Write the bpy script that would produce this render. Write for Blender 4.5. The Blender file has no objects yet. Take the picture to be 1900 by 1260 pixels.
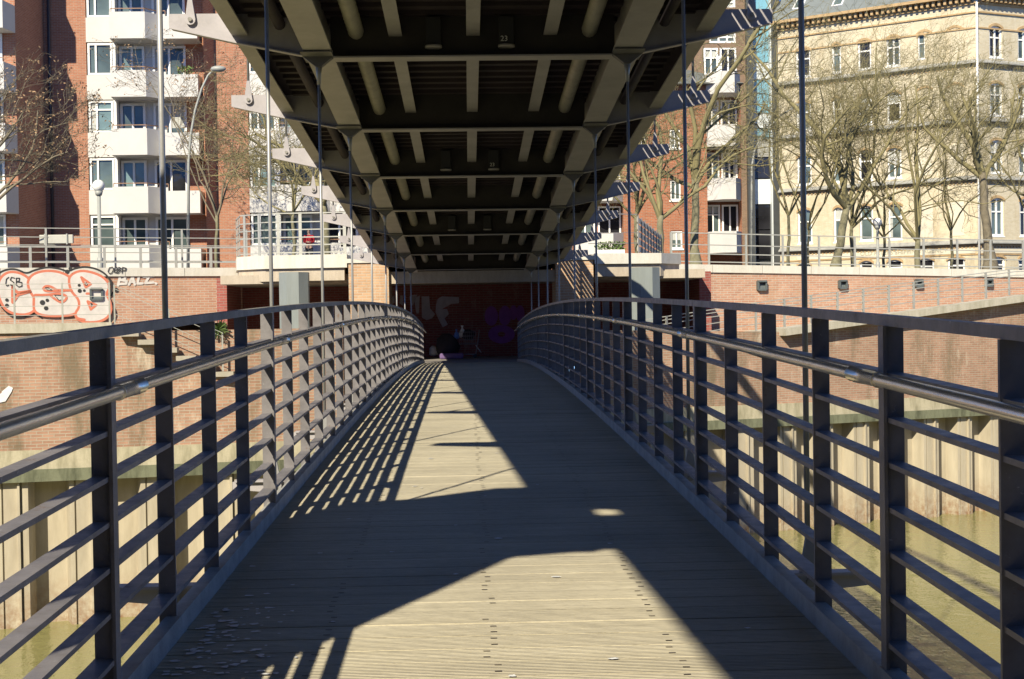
import bpy, math, random
from mathutils import Vector, Matrix
random.seed(7)
S = bpy.context.scene
COL = S.collection
R = math.radians

# ------------------------------------------------------------------ camera, world, sun, exposure
YAW, PITCH, ROLL, F = 0.0306108, -0.0153722, 0.0152087, 2639.0
def ray(px, py):
    u = px - 950.0; v = py - 630.0
    c, s = math.cos(ROLL), math.sin(ROLL); u, v = u*c - v*s, u*s + v*c
    x, y, z = u/F, 1.0, -v/F
    c, s = math.cos(PITCH), math.sin(PITCH); y, z = y*c - z*s, y*s + z*c
    c, s = math.cos(YAW), math.sin(YAW)
    return Vector((x*c + y*s, -x*s + y*c, z))
def at(px, py, Y):                       # a pixel of the photograph at real distance Y
    r = ray(px, py); return r*(Y/r.y)
def at_plane(px, py, P, n):              # ... on a wall plane
    r = ray(px, py); return r*(P.dot(n)/r.dot(n))
cam_d = bpy.data.cameras.new('camera'); cam = bpy.data.objects.new('camera', cam_d); COL.objects.link(cam)
f0 = ray(950, 630).normalized()
rt = (ray(951, 630) - ray(950, 630)).normalized(); up = (ray(950, 629) - ray(950, 630)).normalized()
M = Matrix(((rt.x, up.x, -f0.x), (rt.y, up.y, -f0.y), (rt.z, up.z, -f0.z)))
cam.matrix_world = M.to_4x4()
cam_d.sensor_width = 36.0; cam_d.lens = F/1900.0*36.0; cam_d.clip_start = 0.05; cam_d.clip_end = 2000
S.camera = cam
SUN_L = Vector((0.577, 1.20, -1.0)).normalized()
sun_el = math.asin(-SUN_L.z); sun_rot = math.atan2(-SUN_L.x, -SUN_L.y)
W = bpy.data.worlds.new('World'); S.world = W; W.use_nodes = True
nt = W.node_tree; nt.nodes.clear()
wo = nt.nodes.new('ShaderNodeOutputWorld'); wb = nt.nodes.new('ShaderNodeBackground'); sk = nt.nodes.new('ShaderNodeTexSky')
sk.sky_type = 'NISHITA'; sk.sun_disc = False; sk.sun_elevation = sun_el; sk.sun_rotation = sun_rot % (2*math.pi)
sk.air_density = 0.35; sk.dust_density = 0.0; sk.ozone_density = 10.0
wb.inputs['Strength'].default_value = 0.15
nt.links.new(sk.outputs[0], wb.inputs[0]); nt.links.new(wb.outputs[0], wo.inputs[0])
sd = bpy.data.lights.new('sun', 'SUN'); sd.energy = 5.0; sd.angle = R(0.5); sd.color = (1.0, 0.90, 0.70)
so = bpy.data.objects.new('sun', sd); COL.objects.link(so)
so.rotation_euler = SUN_L.to_track_quat('-Z', 'Y').to_euler(); so.location = (-20, -40, 40)
S.view_settings.view_transform = 'Standard'; S.view_settings.look = 'None'
S.view_settings.exposure = 0.75; S.view_settings.gamma = 1.0
S.cycles.max_bounces = 8; S.cycles.diffuse_bounces = 4; S.cycles.use_denoising = True

# ------------------------------------------------------------------ helpers
class MB:
    def __init__(s): s.v = []; s.f = []; s.sm = []
    def quad(s, a, b, c, d): n = len(s.v); s.v += [Vector(a), Vector(b), Vector(c), Vector(d)]; s.f.append((n, n+1, n+2, n+3)); s.sm.append(False)
    def poly(s, pts, rev=False):
        n = len(s.v); s.v += [Vector(p) for p in pts]; i = list(range(n, n+len(pts)))
        s.f.append(tuple(reversed(i)) if rev else tuple(i)); s.sm.append(False)
    def frame(s, o, ex, ey, ez, hx, hy, hz):     # oriented box, half sizes
        n = len(s.v)
        for sx in (-1, 1):
            for sy in (-1, 1):
                for sz in (-1, 1): s.v.append(o + ex*(sx*hx) + ey*(sy*hy) + ez*(sz*hz))
        for q in ((0,1,3,2),(4,6,7,5),(0,4,5,1),(2,3,7,6),(0,2,6,4),(1,5,7,3)):
            s.f.append(tuple(n+i for i in q)); s.sm.append(False)
    def box(s, x0, x1, y0, y1, z0, z1):
        s.frame(Vector(((x0+x1)/2, (y0+y1)/2, (z0+z1)/2)), Vector((1,0,0)), Vector((0,1,0)), Vector((0,0,1)), abs(x1-x0)/2, abs(y1-y0)/2, abs(z1-z0)/2)
    def bar(s, a, b, w, h, up=Vector((0,0,1))):  # rectangular bar a->b: w sideways, h along up
        a = Vector(a); b = Vector(b); d = b-a; L = d.length
        if L < 1e-6: return
        d /= L; sx = d.cross(up)
        if sx.length < 1e-4: sx = d.cross(Vector((1,0,0)))
        sx.normalize(); u = sx.cross(d)
        s.frame((a+b)/2, sx, d, u, w/2, L/2, h/2)
    def prism(s, pts, off):                      # planar polygon extruded by off
        off = Vector(off); p = [Vector(q) for q in pts]; n = len(s.v); k = len(p)
        s.v += p + [q+off for q in p]
        s.f.append(tuple(reversed(range(n, n+k)))); s.f.append(tuple(range(n+k, n+2*k)))
        for i in range(k): j = (i+1) % k; s.f.append((n+i, n+j, n+k+j, n+k+i))
        s.sm += [False]*(k+2)
    def tube(s, path, r, n=8, cap=True, smooth=True):
        path = [Vector(p) for p in path]; rr = r if isinstance(r, (list, tuple)) else [r]*len(path)
        base = len(s.v); prev = None
        for i, p in enumerate(path):
            d = (path[min(i+1, len(path)-1)] - path[max(i-1, 0)])
            if d.length < 1e-9: d = Vector((0,0,1))
            d.normalize()
            if prev is None:
                a = d.orthogonal().normalized()
            else:
                a = prev - d*prev.dot(d)
                a = a.normalized() if a.length > 1e-5 else d.orthogonal().normalized()
            prev = a; b = d.cross(a)
            for k in range(n):
                t = 2*math.pi*k/n; s.v.append(p + (a*math.cos(t) + b*math.sin(t))*rr[i])
        for i in range(len(path)-1):
            for k in range(n):
                k2 = (k+1) % n
                s.f.append((base+i*n+k, base+i*n+k2, base+(i+1)*n+k2, base+(i+1)*n+k)); s.sm.append(smooth)
        if cap:
            s.f.append(tuple(reversed(range(base, base+n)))); s.f.append(tuple(range(base+(len(path)-1)*n, base+len(path)*n))); s.sm += [False, False]
    def ball(s, c, r, nu=20, nv=12, sc=(1,1,1), jit=0):
        c = Vector(c); base = len(s.v)
        for i in range(nv+1):
            t = math.pi*i/nv
            for k in range(nu):
                p = 2*math.pi*k/nu; j = 1+random.uniform(-jit, jit)
                s.v.append(c + Vector((math.sin(t)*math.cos(p)*sc[0], math.sin(t)*math.sin(p)*sc[1], math.cos(t)*sc[2]))*r*j)
        for i in range(nv):
            for k in range(nu):
                k2 = (k+1) % nu
                s.f.append((base+i*nu+k, base+(i+1)*nu+k, base+(i+1)*nu+k2, base+i*nu+k2)); s.sm.append(True)
    def build(s, name, mat, parent=None, bevel=0):
        loc = Vector((0,0,0)); q = parent
        while q is not None: loc = loc + Vector(q.location); q = q.parent
        me = bpy.data.meshes.new(name); me.from_pydata([p-loc for p in s.v], [], s.f); me.update()
        uv = me.uv_layers.new(name='UVMap')
        for p in me.polygons:
            n = p.normal
            if abs(n.z) < 0.75:
                l = math.hypot(n.x, n.y) or 1; tx, ty = -n.y/l, n.x/l
                for li in p.loop_indices:
                    co = s.v[me.loops[li].vertex_index]; uv.data[li].uv = (co.x*tx + co.y*ty, co.z)
            else:
                for li in p.loop_indices:
                    co = s.v[me.loops[li].vertex_index]; uv.data[li].uv = (co.x, co.y)
        for p, sm in zip(me.polygons, s.sm): p.use_smooth = sm
        o = bpy.data.objects.new(name, me); COL.objects.link(o)
        if mat: me.materials.append(mat)
        if parent is not None: o.parent = parent
        if bevel:
            b = o.modifiers.new('bevel', 'BEVEL'); b.width = bevel; b.segments = 2; b.limit_method = 'ANGLE'
        return o
def tag(o, label=None, cat=None, group=None, kind=None):
    if label: o['label'] = label
    if cat: o['category'] = cat
    if group: o['group'] = group
    if kind: o['kind'] = kind
    return o
def thing(name, label, cat, loc=(0,0,0), group=None):
    o = bpy.data.objects.new(name, None); COL.objects.link(o); o.location = loc; o.empty_display_size = .2
    return tag(o, label, cat, group)
def ordn(i): return ['first','second','third','fourth','fifth','sixth','seventh','eighth','ninth','tenth','eleventh','twelfth','thirteenth','fourteenth','fifteenth','sixteenth','seventeenth','eighteenth'][i]
V = Vector
X_, Y_, Z_ = V((1,0,0)), V((0,1,0)), V((0,0,1))

# ------------------------------------------------------------------ materials
def newmat(name):
    m = bpy.data.materials.new(name); m.use_nodes = True; t = m.node_tree
    b = t.nodes['Principled BSDF']; return m, t, b
def nd(t, k, **kw):
    n = t.nodes.new(k)
    for a, v in kw.items(): setattr(n, a, v)
    return n
def mixc(t, fac, a, b, typ='MIX'):
    n = nd(t, 'ShaderNodeMix', data_type='RGBA', blend_type=typ)
    for sock, val in ((n.inputs[0], fac), (n.inputs[6], a), (n.inputs[7], b)):
        if hasattr(val, 'is_output'): t.links.new(val, sock)
        elif isinstance(val, (int, float)): sock.default_value = val
        else: sock.default_value = (*val, 1)
    return n.outputs[2]
def noise(t, scale, detail=4, rough=.6, vec=None, dist=0):
    n = nd(t, 'ShaderNodeTexNoise'); n.inputs['Scale'].default_value = scale; n.inputs['Detail'].default_value = detail
    n.inputs['Roughness'].default_value = rough; n.inputs['Distortion'].default_value = dist
    if vec is not None: t.links.new(vec, n.inputs['Vector'])
    return n.outputs['Fac']
def ramp(t, fac, stops):
    n = nd(t, 'ShaderNodeValToRGB'); e = n.color_ramp.elements
    while len(e) < len(stops): e.new(.5)
    for k, (p, c) in enumerate(stops):
        e[k].position = p; e[k].color = (c, c, c, 1) if isinstance(c, (int, float)) else (*c, 1)
    t.links.new(fac, n.inputs[0]); return n.outputs[0]
def objco(t, scale=(1,1,1)):
    c = nd(t, 'ShaderNodeTexCoord'); m = nd(t, 'ShaderNodeMapping'); m.inputs['Scale'].default_value = scale
    t.links.new(c.outputs['Object'], m.inputs['Vector']); return m.outputs[0]
def uvco(t):
    return nd(t, 'ShaderNodeTexCoord').outputs['UV']
def bump(t, b, h, strength=.3, dist=.02):
    n = nd(t, 'ShaderNodeBump'); n.inputs['Strength'].default_value = strength; n.inputs['Distance'].default_value = dist
    t.links.new(h, n.inputs['Height']); t.links.new(n.outputs[0], b.inputs['Normal'])
def plain(name, c, rough=.6, metal=0, var=.25, scale=3.0, fine=40.0, bstr=.15, spec=.5, c2=None, stretch=(1,1,1)):
    m, t, b = newmat(name); o = objco(t, stretch)
    n1 = noise(t, scale, 5, .65, o); n2 = noise(t, fine, 3, .6, o)
    dark = tuple(x*(1-var) for x in c) if c2 is None else c2; lite = tuple(min(1, x*(1+var*.6)) for x in c)
    f = ramp(t, n1, [(.3, 0.0), (.7, 1.0)])
    col = mixc(t, f, dark, lite)
    col = mixc(t, ramp(t, n2, [(.3, .78), (.7, 1.0)]), (0,0,0), col) if False else mixc(t, .35, col, mixc(t, n2, dark, lite))
    t.links.new(col, b.inputs['Base Color']); b.inputs['Roughness'].default_value = rough; b.inputs['Metallic'].default_value = metal
    b.inputs['Specular IOR Level'].default_value = spec
    if bstr: bump(t, b, n2, bstr, .01)
    return m
def brick(name, c1, c2, mort, w=.25, h=.077, ms=.011, stain=None, stain_amt=.5, var=.35, scale=.35, efflo=0, spots=0):
    m, t, b = newmat(name); u = uvco(t)
    br = nd(t, 'ShaderNodeTexBrick'); br.offset = .5; br.squash = 1
    br.inputs['Scale'].default_value = 1; br.inputs['Brick Width'].default_value = w; br.inputs['Row Height'].default_value = h
    br.inputs['Mortar Size'].default_value = ms; br.inputs['Mortar Smooth'].default_value = .15; br.inputs['Bias'].default_value = -.1
    br.inputs['Color1'].default_value = (*c1, 1); br.inputs['Color2'].default_value = (*c2, 1); br.inputs['Mortar'].default_value = (*mort, 1)
    t.links.new(u, br.inputs['Vector'])
    n1 = noise(t, scale, 6, .65, u)
    col = mixc(t, ramp(t, n1, [(.25, 0), (.75, 1)]), mixc(t, 1.0, br.outputs['Color'], (1-var, 1-var, 1-var), 'MULTIPLY'), br.outputs['Color'])
    n3 = noise(t, 3.5, 4, .7, u)
    col = mixc(t, ramp(t, n3, [(.4, 0), (.8, .35)]), col, tuple(x*.6 for x in c2))
    if stain:
        mp = nd(t, 'ShaderNodeMapping'); mp.inputs['Scale'].default_value = (1.1, .22, 1); t.links.new(u, mp.inputs['Vector'])
        n2 = noise(t, 1.0, 7, .7, mp.outputs[0])
        col = mixc(t, ramp(t, n2, [(.50, 0), (.66, stain_amt)]), col, stain)
    if efflo:
        mp = nd(t, 'ShaderNodeMapping'); mp.inputs['Scale'].default_value = (1.6, .5, 1); mp.inputs['Location'].default_value = (7, 3, 0); t.links.new(u, mp.inputs['Vector'])
        n2 = noise(t, 1.2, 8, .75, mp.outputs[0])
        col = mixc(t, ramp(t, n2, [(.56, 0), (.72, efflo)]), col, (.62, .55, .44))
    t.links.new(col, b.inputs['Base Color']); b.inputs['Roughness'].default_value = .9; b.inputs['Specular IOR Level'].default_value = .2
    iv = nd(t, 'ShaderNodeMath', operation='SUBTRACT'); iv.inputs[0].default_value = 1; t.links.new(br.outputs['Fac'], iv.inputs[1])
    bump(t, b, iv.outputs[0], .6, .012)
    return m
def concrete(name, c, stain=(.10,.10,.06), amt=.7, z0=0, z1=0, rough=.9):
    m, t, b = newmat(name); u = uvco(t)
    mp = nd(t, 'ShaderNodeMapping'); mp.inputs['Scale'].default_value = (2.2, .5, 1); t.links.new(u, mp.inputs['Vector'])
    n1 = noise(t, 1.6, 7, .7, mp.outputs[0]); n2 = noise(t, 25, 4, .7, u)
    col = mixc(t, ramp(t, n1, [(.42, 0), (.68, amt)]), c, stain)
    col = mixc(t, ramp(t, n2, [(.3, .3), (.6, 0)]), col, tuple(x*.6 for x in c))
    t.links.new(col, b.inputs['Base Color']); b.inputs['Roughness'].default_value = rough; b.inputs['Specular IOR Level'].default_value = .25
    bump(t, b, n2, .25, .01)
    return m
MT = {}
MT['steel'] = plain('grey_bridge_paint', (.345,.325,.335), .5, 0, .28, 2.2, 30, .12)
MT['rail'] = plain('grey_rail_paint', (.21,.205,.20), .45, 0, .35, 4.0, 45, .18)
def worn(name, c):
    m, t, b = newmat(name); o = objco(t); n1 = noise(t, 4, 5, .65, o); n2 = noise(t, 14, 6, .7, o); n3 = noise(t, 38, 4, .7, objco(t, (1,1,1.3)))
    col = mixc(t, ramp(t, n1, [(.3,0),(.7,1)]), tuple(x*.62 for x in c), tuple(x*1.15 for x in c))
    col = mixc(t, ramp(t, n2, [(.62,0),(.70,.75)]), col, (.13,.075,.045))
    col = mixc(t, ramp(t, n3, [(.66,0),(.72,.6)]), col, (.42,.41,.39))
    t.links.new(col, b.inputs['Base Color']); t.links.new(ramp(t, n2, [(.3,.38),(.7,.62)]), b.inputs['Roughness']); bump(t, b, n3, .22, .006); return m
MT['rail'] = worn('worn_rail_paint', (.175,.165,.17))
MT['dirty'] = plain('dirty_rail_top', (.20,.19,.17), .6, 0, .55, 6.0, 60, .3)
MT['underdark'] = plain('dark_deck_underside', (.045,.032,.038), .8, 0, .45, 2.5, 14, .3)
MT['kerb'] = plain('worn_kerb_paint', (.34,.34,.32), .55, 0, .5, 7, 60, .25)
MT['bolt'] = plain('rusty_bolt', (.13,.11,.085), .7)
MT['gusset'] = plain('dark_gusset', (.13,.125,.125), .6, 0, .4, 5, 30, .15)  # gussets darker than the bridge paint
MT['web'] = plain('shaded_web', (.035,.03,.03), .7, 0, .4, 3, 20, .2)  # webs' shade put into the colour, far darker than the bridge paint
MT['stainless'] = plain('brushed_handrail', (.84,.78,.64), .27, .7, .25, 5, 60, .05)
MT['rodm'] = plain('rod_steel', (.30,.30,.30), .4, .2, .15, 5, 40, .05)
MT['pipe'] = plain('pipe_insulation', (.34,.32,.28), .55, .2, .35, 4, 30, .2)
MT['blackbox'] = plain('black_housing', (.03,.03,.035), .5)
MT['brickA'] = brick('brick_flood_wall', (.52,.295,.20), (.42,.22,.15), (.50,.43,.35), stain=(.30,.19,.11), stain_amt=.35, var=.22, scale=.5, efflo=.35)
MT['brickB'] = brick('brick_quay_wall', (.47,.28,.195), (.36,.21,.145), (.44,.38,.30), w=.22, h=.064, ms=.009, stain=(.13,.11,.07), stain_amt=.75, var=.35, scale=.3, efflo=.65)
MT['brickC'] = brick('brick_apartment', (.45,.195,.115), (.36,.145,.085), (.40,.30,.23), stain=None, var=.18, scale=.2)
MT['brickD'] = brick('brick_red_house', (.44,.16,.08), (.33,.115,.06), (.36,.26,.19), var=.2)
MT['brickE'] = brick('brick_brown_house', (.25,.16,.10), (.19,.12,.08), (.28,.22,.17), var=.2)
MT['brickP'] = brick('brick_pier', (.56,.36,.22), (.44,.27,.16), (.50,.42,.32), stain=(.3,.2,.12), stain_amt=.4, var=.2, efflo=.4)
MT['brickU'] = brick('brick_underpass', (.36,.11,.09), (.28,.08,.065), (.32,.2,.17), var=.3, efflo=.3)
MT['brickY'] = brick('brick_yellow', (.62,.55,.40), (.55,.475,.325), (.62,.58,.47), w=.25, h=.08, ms=.008, stain=(.36,.27,.14), stain_amt=.35, var=.14, scale=.25)
MT['ochre'] = plain('ochre_brick_trim', (.42,.29,.15), .9, 0, .3, 3, 25, .3)
MT['stoneY'] = plain('sill_slate', (.30,.30,.28), .8, 0, .3, 3, 25, .2)
MT['render'] = plain('white_render', (.53,.52,.50), .85, 0, .10, .8, 12, .08)
MT['renderY'] = plain('pale_render', (.60,.55,.43), .9, 0, .15, 1, 12, .1)
MT['curtain'] = plain('curtain', (.42,.43,.40), .8, 0, .25, 6, 30, .1, stretch=(6,6,.3))
MT['white'] = plain('white_paint', (.78,.78,.75), .5, 0, .06, 2, 20, 0)
MT['cope'] = concrete('coping_concrete', (.58,.56,.50), (.36,.34,.27), .45)
MT['ledge'] = concrete('stained_ledge', (.17,.18,.12), (.05,.055,.035), .95)
MT['plinth'] = concrete('stained_plinth', (.44,.40,.29), (.16,.15,.09), .8)
MT['rampc'] = concrete('ramp_concrete', (.46,.43,.36), (.20,.19,.12), .6)
MT['col'] = plain('column_paint', (.20,.225,.22), .6, 0, .2, 1.5, 14, .15, stretch=(3,3,.4))
MT['ceil'] = concrete('slab_concrete', (.46,.40,.32), (.22,.18,.13), .5)
MT['stairs'] = concrete('step_stone', (.34,.31,.26), (.2,.2,.14), .4)
MT['floor'] = plain('paving', (.22,.20,.18), .9, 0, .25, 2, 20, .2)
MT['street'] = plain('street_asphalt', (.10,.10,.10), .9, 0, .3, 1, 20, .2)
MT['railgalv'] = plain('galvanised_rail', (.40,.40,.36), .5, .3, .15, 4, 30, .05)
MT['lampgrey'] = plain('lamp_pole_paint', (.30,.31,.29), .5, 0, .15, 4, 30, .05)
MT['globe'] = plain('globe_glass', (.80,.80,.76), .25, 0, .04, 1, 10, 0)
MT['roof'] = plain('slate_roof', (.16,.18,.18), .7, 0, .25, 1.2, 10, .3, stretch=(1,1,3))
MT['roof2'] = plain('dark_roof_felt', (.14,.15,.14), .8, 0, .3, 1.2, 10, .3)
MT['rust'] = plain('brown_rail', (.25,.14,.08), .5)
MT['pipeblk'] = plain('black_downpipe', (.03,.03,.04), .5)
MT['vent'] = plain('vent_zinc', (.12,.14,.14), .5, .3)
MT['bark'] = plain('bark_moss', (.20,.185,.115), .95, 0, .45, 5, 25, .5, c2=(.09,.085,.05))
MT['barkT'] = plain('twig_bark', (.21,.185,.09), .9, 0, .35, 3, 20, .2)
MT['barkD'] = plain('dark_bark', (.17,.145,.10), .95, 0, .45, 5, 25, .5)
MT['dryleaf'] = plain('dry_leaf', (.34,.22,.12), .8, 0, .45, 8, 30, .1)
MT['bud'] = plain('bud_leaf', (.30,.27,.10), .8, 0, .35, 8, 30, .1)
MT['red'] = plain('red_coat', (.50,.02,.03), .8)
MT['skin'] = plain('skin', (.52,.33,.24), .6, 0, .08)
MT['hair'] = plain('dark_hair', (.025,.018,.015), .5)
MT['jeans'] = plain('dark_trousers', (.03,.035,.05), .9)
MT['bagw'] = plain('white_plastic', (.72,.73,.74), .4)
MT['bagb'] = plain('blue_plastic', (.10,.20,.55), .5)
MT['cloth'] = plain('dark_blanket', (.035,.03,.035), .95, 0, .4)
MT['clothp'] = plain('purple_mattress', (.16,.10,.24), .9, 0, .4)
MT['clothg'] = plain('grey_bundle', (.36,.36,.36), .9, 0, .4)
MT['cart'] = plain('cart_wire', (.30,.28,.30), .4, .6)
MT['g_white'] = plain('paint_white', (.58,.55,.51), .85, 0, .22, 3, 22, 0)
MT['g_red'] = plain('paint_orange_red', (.55,.17,.10), .8, 0, .12, 4, 30, 0)
MT['g_black'] = plain('paint_black', (.03,.03,.03), .8, 0, .3, 4, 30, 0)
MT['g_grey'] = plain('paint_grey', (.46,.40,.42), .8, 0, .25, 5, 30, 0)
MT['g_purple'] = plain('paint_purple', (.30,.09,.36), .8, 0, .3, 5, 30, 0)
MT['letter'] = plain('sign_letter', (.36,.35,.27), .8)
MT['glasspanel'] = plain('blue_panel', (.17,.36,.44), .2, 0, .12, 1, 6, 0)
MT['whitepanel'] = plain('pale_panel', (.62,.66,.66), .4, 0, .06, 1, 6, 0)
MT['darkcol'] = plain('dark_tile', (.05,.055,.055), .5)
MT['flower'] = plain('flower_box_green', (.10,.16,.04), .8, 0, .5, 9, 30, .4)
def glass(name, c, rough=.04):
    m, t, b = newmat(name); o = objco(t, (.35,.35,.5)); n = noise(t, 1.3, 3, .5, o)
    t.links.new(mixc(t, ramp(t, n, [(.35,0),(.65,1)]), tuple(x*.45 for x in c), c), b.inputs['Base Color'])
    b.inputs['Roughness'].default_value = rough; b.inputs['Specular IOR Level'].default_value = .45
    n2 = noise(t, 1.1, 2, .5, objco(t)); bump(t, b, n2, .08, .05); return m
MT['glass'] = glass('window_glass', (.11,.15,.15)); MT['glassT'] = glass('teal_glass', (.20,.30,.31)); MT['glassD'] = glass('dark_glass', (.025,.025,.03))
def deckmat():
    m, t, b = newmat('deck_boards'); g = nd(t, 'ShaderNodeNewGeometry'); n1 = noise(t, 2.5, 6, .7, objco(t, (.35, 9, 1)))
    n2 = noise(t, .9, 5, .65, objco(t)); n3 = noise(t, 9, 5, .75, objco(t, (.12, 7, 1))); n4 = noise(t, 45, 3, .7, objco(t, (.35, 1, 1)))
    col = mixc(t, ramp(t, n1, [(.3,0),(.7,1)]), (.46,.415,.30), (.58,.53,.40))
    col = mixc(t, ramp(t, g.outputs['Random Per Island'], [(0,.84),(.45,.98),(1,1.0)]), (.15,.13,.10), col)
    col = mixc(t, ramp(t, n3, [(.38,.20),(.56,0)]), col, (.17,.15,.115))
    col = mixc(t, ramp(t, n4, [(.36,.18),(.52,0)]), col, (.14,.125,.10))
    col = mixc(t, ramp(t, n2, [(.35,.30),(.60,0)]), col, (.20,.18,.14))
    t.links.new(col, b.inputs['Base Color']); b.inputs['Roughness'].default_value = .8; b.inputs['Specular IOR Level'].default_value = .35
    w = nd(t, 'ShaderNodeTexWave', wave_type='BANDS', bands_direction='Y'); w.inputs['Scale'].default_value = 16; w.inputs['Distortion'].default_value = .8
    t.links.new(objco(t), w.inputs['Vector'])
    a = nd(t, 'ShaderNodeMath', operation='ADD'); t.links.new(w.outputs['Fac'], a.inputs[0]); t.links.new(n4, a.inputs[1])
    bump(t, b, a.outputs[0], .7, .008); return m
MT['deck'] = deckmat()
def watermat():
    m, t, b = newmat('canal_water'); n1 = noise(t, 1.6, 4, .55, objco(t, (1,.8,1)), .4); n2 = noise(t, .12, 3, .5, objco(t))
    t.links.new(mixc(t, n2, (.19,.18,.07), (.26,.245,.10)), b.inputs['Base Color'])
    b.inputs['Roughness'].default_value = .03; b.inputs['IOR'].default_value = 1.33
    n3 = noise(t, 7, 3, .6, objco(t, (1,.7,1)), .6)
    a = nd(t, 'ShaderNodeMath', operation='MULTIPLY_ADD'); t.links.new(n3, a.inputs[0]); a.inputs[1].default_value = .25; t.links.new(n1, a.inputs[2])
    bump(t, b, a.outputs[0], .35, .10); return m
MT['water'] = watermat()
def sheetmat():
    m, t, b = newmat('sheet_pile_steel'); g = nd(t, 'ShaderNodeNewGeometry'); sp = nd(t, 'ShaderNodeSeparateXYZ'); t.links.new(g.outputs['Position'], sp.inputs[0])
    mp = nd(t, 'ShaderNodeMapping'); mp.inputs['Scale'].default_value = (1.5, .25, 1); t.links.new(uvco(t), mp.inputs['Vector'])
    n1 = noise(t, 1.6, 6, .7, mp.outputs[0]); n2 = noise(t, 5, 6, .75, uvco(t))
    col = mixc(t, ramp(t, n1, [(.3,0),(.7,1)]), (.30,.26,.19), (.46,.41,.31))
    z = nd(t, 'ShaderNodeMapRange'); z.inputs[1].default_value = -5.0; z.inputs[2].default_value = -6.05; t.links.new(sp.outputs[2], z.inputs[0])
    mu = nd(t, 'ShaderNodeMath', operation='MULTIPLY'); t.links.new(z.outputs[0], mu.inputs[0]); t.links.new(ramp(t, n2, [(.38,0),(.62,1)]), mu.inputs[1])
    col = mixc(t, mu.outputs[0], col, (.20,.10,.045))
    col = mixc(t, ramp(t, n2, [(.66,0),(.74,.7)]), col, (.27,.13,.06))
    t.links.new(col, b.inputs['Base Color']); b.inputs['Roughness'].default_value = .75; bump(t, b, n2, .2, .01); return m
MT['sheet'] = sheetmat()

# ------------------------------------------------------------------ setting
ZW, ZS, ZC, ZF = -6.0, 1.35, 1.70, -1.22     # water, street, flood wall top, underpass floor
def slab(name, mat, pts, z, kind='structure'):
    m = MB(); m.poly([(x, y, z) for x, y in pts]); o = m.build(name, mat); o['kind'] = kind; return o
slab('water', MT['water'], [(-300,-200),(300,-200),(300,75),(-300,75)], ZW)
QL = [(-60,17.3),(-9.33,28.28),(-2.62,29.8)]
QM = [(-2.62,29.8),(-2.35,36.6)]
QR = [(-2.35,36.6),(3.0,37.0),(8.56,38.95),(16.63,42.23),(60,60.5)]
FL = [(-46,30.0),(-13.8,42.5),(-7.1,45.1)]           # flood wall, front face on plan
FR = [(6.4,46.8),(13.4,48.4),(20.4,50.2),(60,59.0)]
ZFR = [1.70,1.55,1.40,1.37]
slab('street', MT['street'], [(-400,20)]+[(x-.1,y+.3) for x,y in FL]+[(-7.1,46.0),(6.4,47.2)]+[(x-.1,y+.35) for x,y in FR]+[(400,200),(400,600),(-400,600)], ZS)
slab('promenade', MT['floor'], [(-7.2,29.2),(-2.9,30.2),(-2.75,36.9),(3.0,37.3),(8.5,39.3),(9.0,49.5),(6.0,47.6),(-7.2,47.6)], ZF)
slab('raised_promenade', MT['floor'], [(-62,17.9),(-9.4,28.6),(-7.2,29.1),(-7.2,46),(-13.9,43),(-46,30.6)], -.02)
m = MB()
for (a, b) in (((8.5,39.3,-.55),(16.5,42.7,.3)), ((16.5,42.7,.3),(60,61.0,1.2))):
    pass
m.poly([(8.5,39.3,-.60),(16.5,42.65,.30),(60,60.9,1.1),(62,61.5,1.1),(20.4,50.4,.30),(9.0,47.6,-.60)])
tag(m.build('ramp', MT['rampc']), kind='structure')

# ------------------------------------------------------------------ lower footbridge
pT = (-0.18718757, 0.03217116, -0.00035676, -6.6323e-6); HT = 1.35187
def zt0(d): return pT[0] + pT[1]*d + pT[2]*d*d + pT[3]*d**3
def zdk(y): return .925*(zt0(y/.925) - HT)
def zrl(y): return .817*zt0(y/.817)
def xc(y): return .110 - .0013*y
YS, YE = -7.0, 39.2
fb = thing('footbridge', 'arched lower footbridge with grey timber boards hung between thin rods', 'footbridge', (0, 15, -1.2))
m = MB(); y = YS; bolts = MB()
while y < YE:
    w = random.choice((.185,.195,.205)); z0 = zdk(y)-.002+random.uniform(-.0015,.0015); z1 = zdk(y+w)-.002+random.uniform(-.0015,.0015)
    c = xc(y); g = random.choice((.006,.006,.010))
    xa, xb = c-1.27, c+1.27
    m.prism([(xa,y,z0),(xa,y+w-g,z1),(xa,y+w-g,z1-.04),(xa,y,z0-.04)][::-1], (xb-xa,0,0))
    if y > .5:
        for bx in (-.60, .07, .75):
            jx = random.uniform(-.02,.02)
            for dy in (.05, .14):
                p = V((bx+jx, y+dy, z0+(z1-z0)*dy/w+.0025)); bolts.quad(p+V((-.013,-.006,0)), p+V((.013,-.006,0)), p+V((.013,.006,0)), p+V((-.013,.006,0))) if random.random() < .8 else None
    y += w
m.build('deck_boards', MT['deck'], fb)
tag(bolts.build('bolt_heads', MT['bolt'], fb), kind='stuff')
dr = MB()
for i in range(185):
    a = random.gauss(0,1); b2 = random.gauss(0,1)
    p = V((-1.02+a*.13, 5.55+b2*.42, 0)) if i < 160 else V((random.uniform(-1.15,1.1), random.uniform(4.2,12), 0))
    if abs(p.x-xc(p.y)) > 1.22: continue
    p.z = zdk(p.y)+.0032; r_ = random.uniform(.006,.022); k = random.randint(5,7)
    dr.poly([p+V((math.cos(2*math.pi*q/k)*r_*random.uniform(.5,1.6), math.sin(2*math.pi*q/k)*r_*random.uniform(.5,1.4), (zdk(p.y+.01)-zdk(p.y))*0)) for q in range(k)])
tag(dr.build('bird_droppings', MT['bagw'], fb), kind='stuff')
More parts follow.
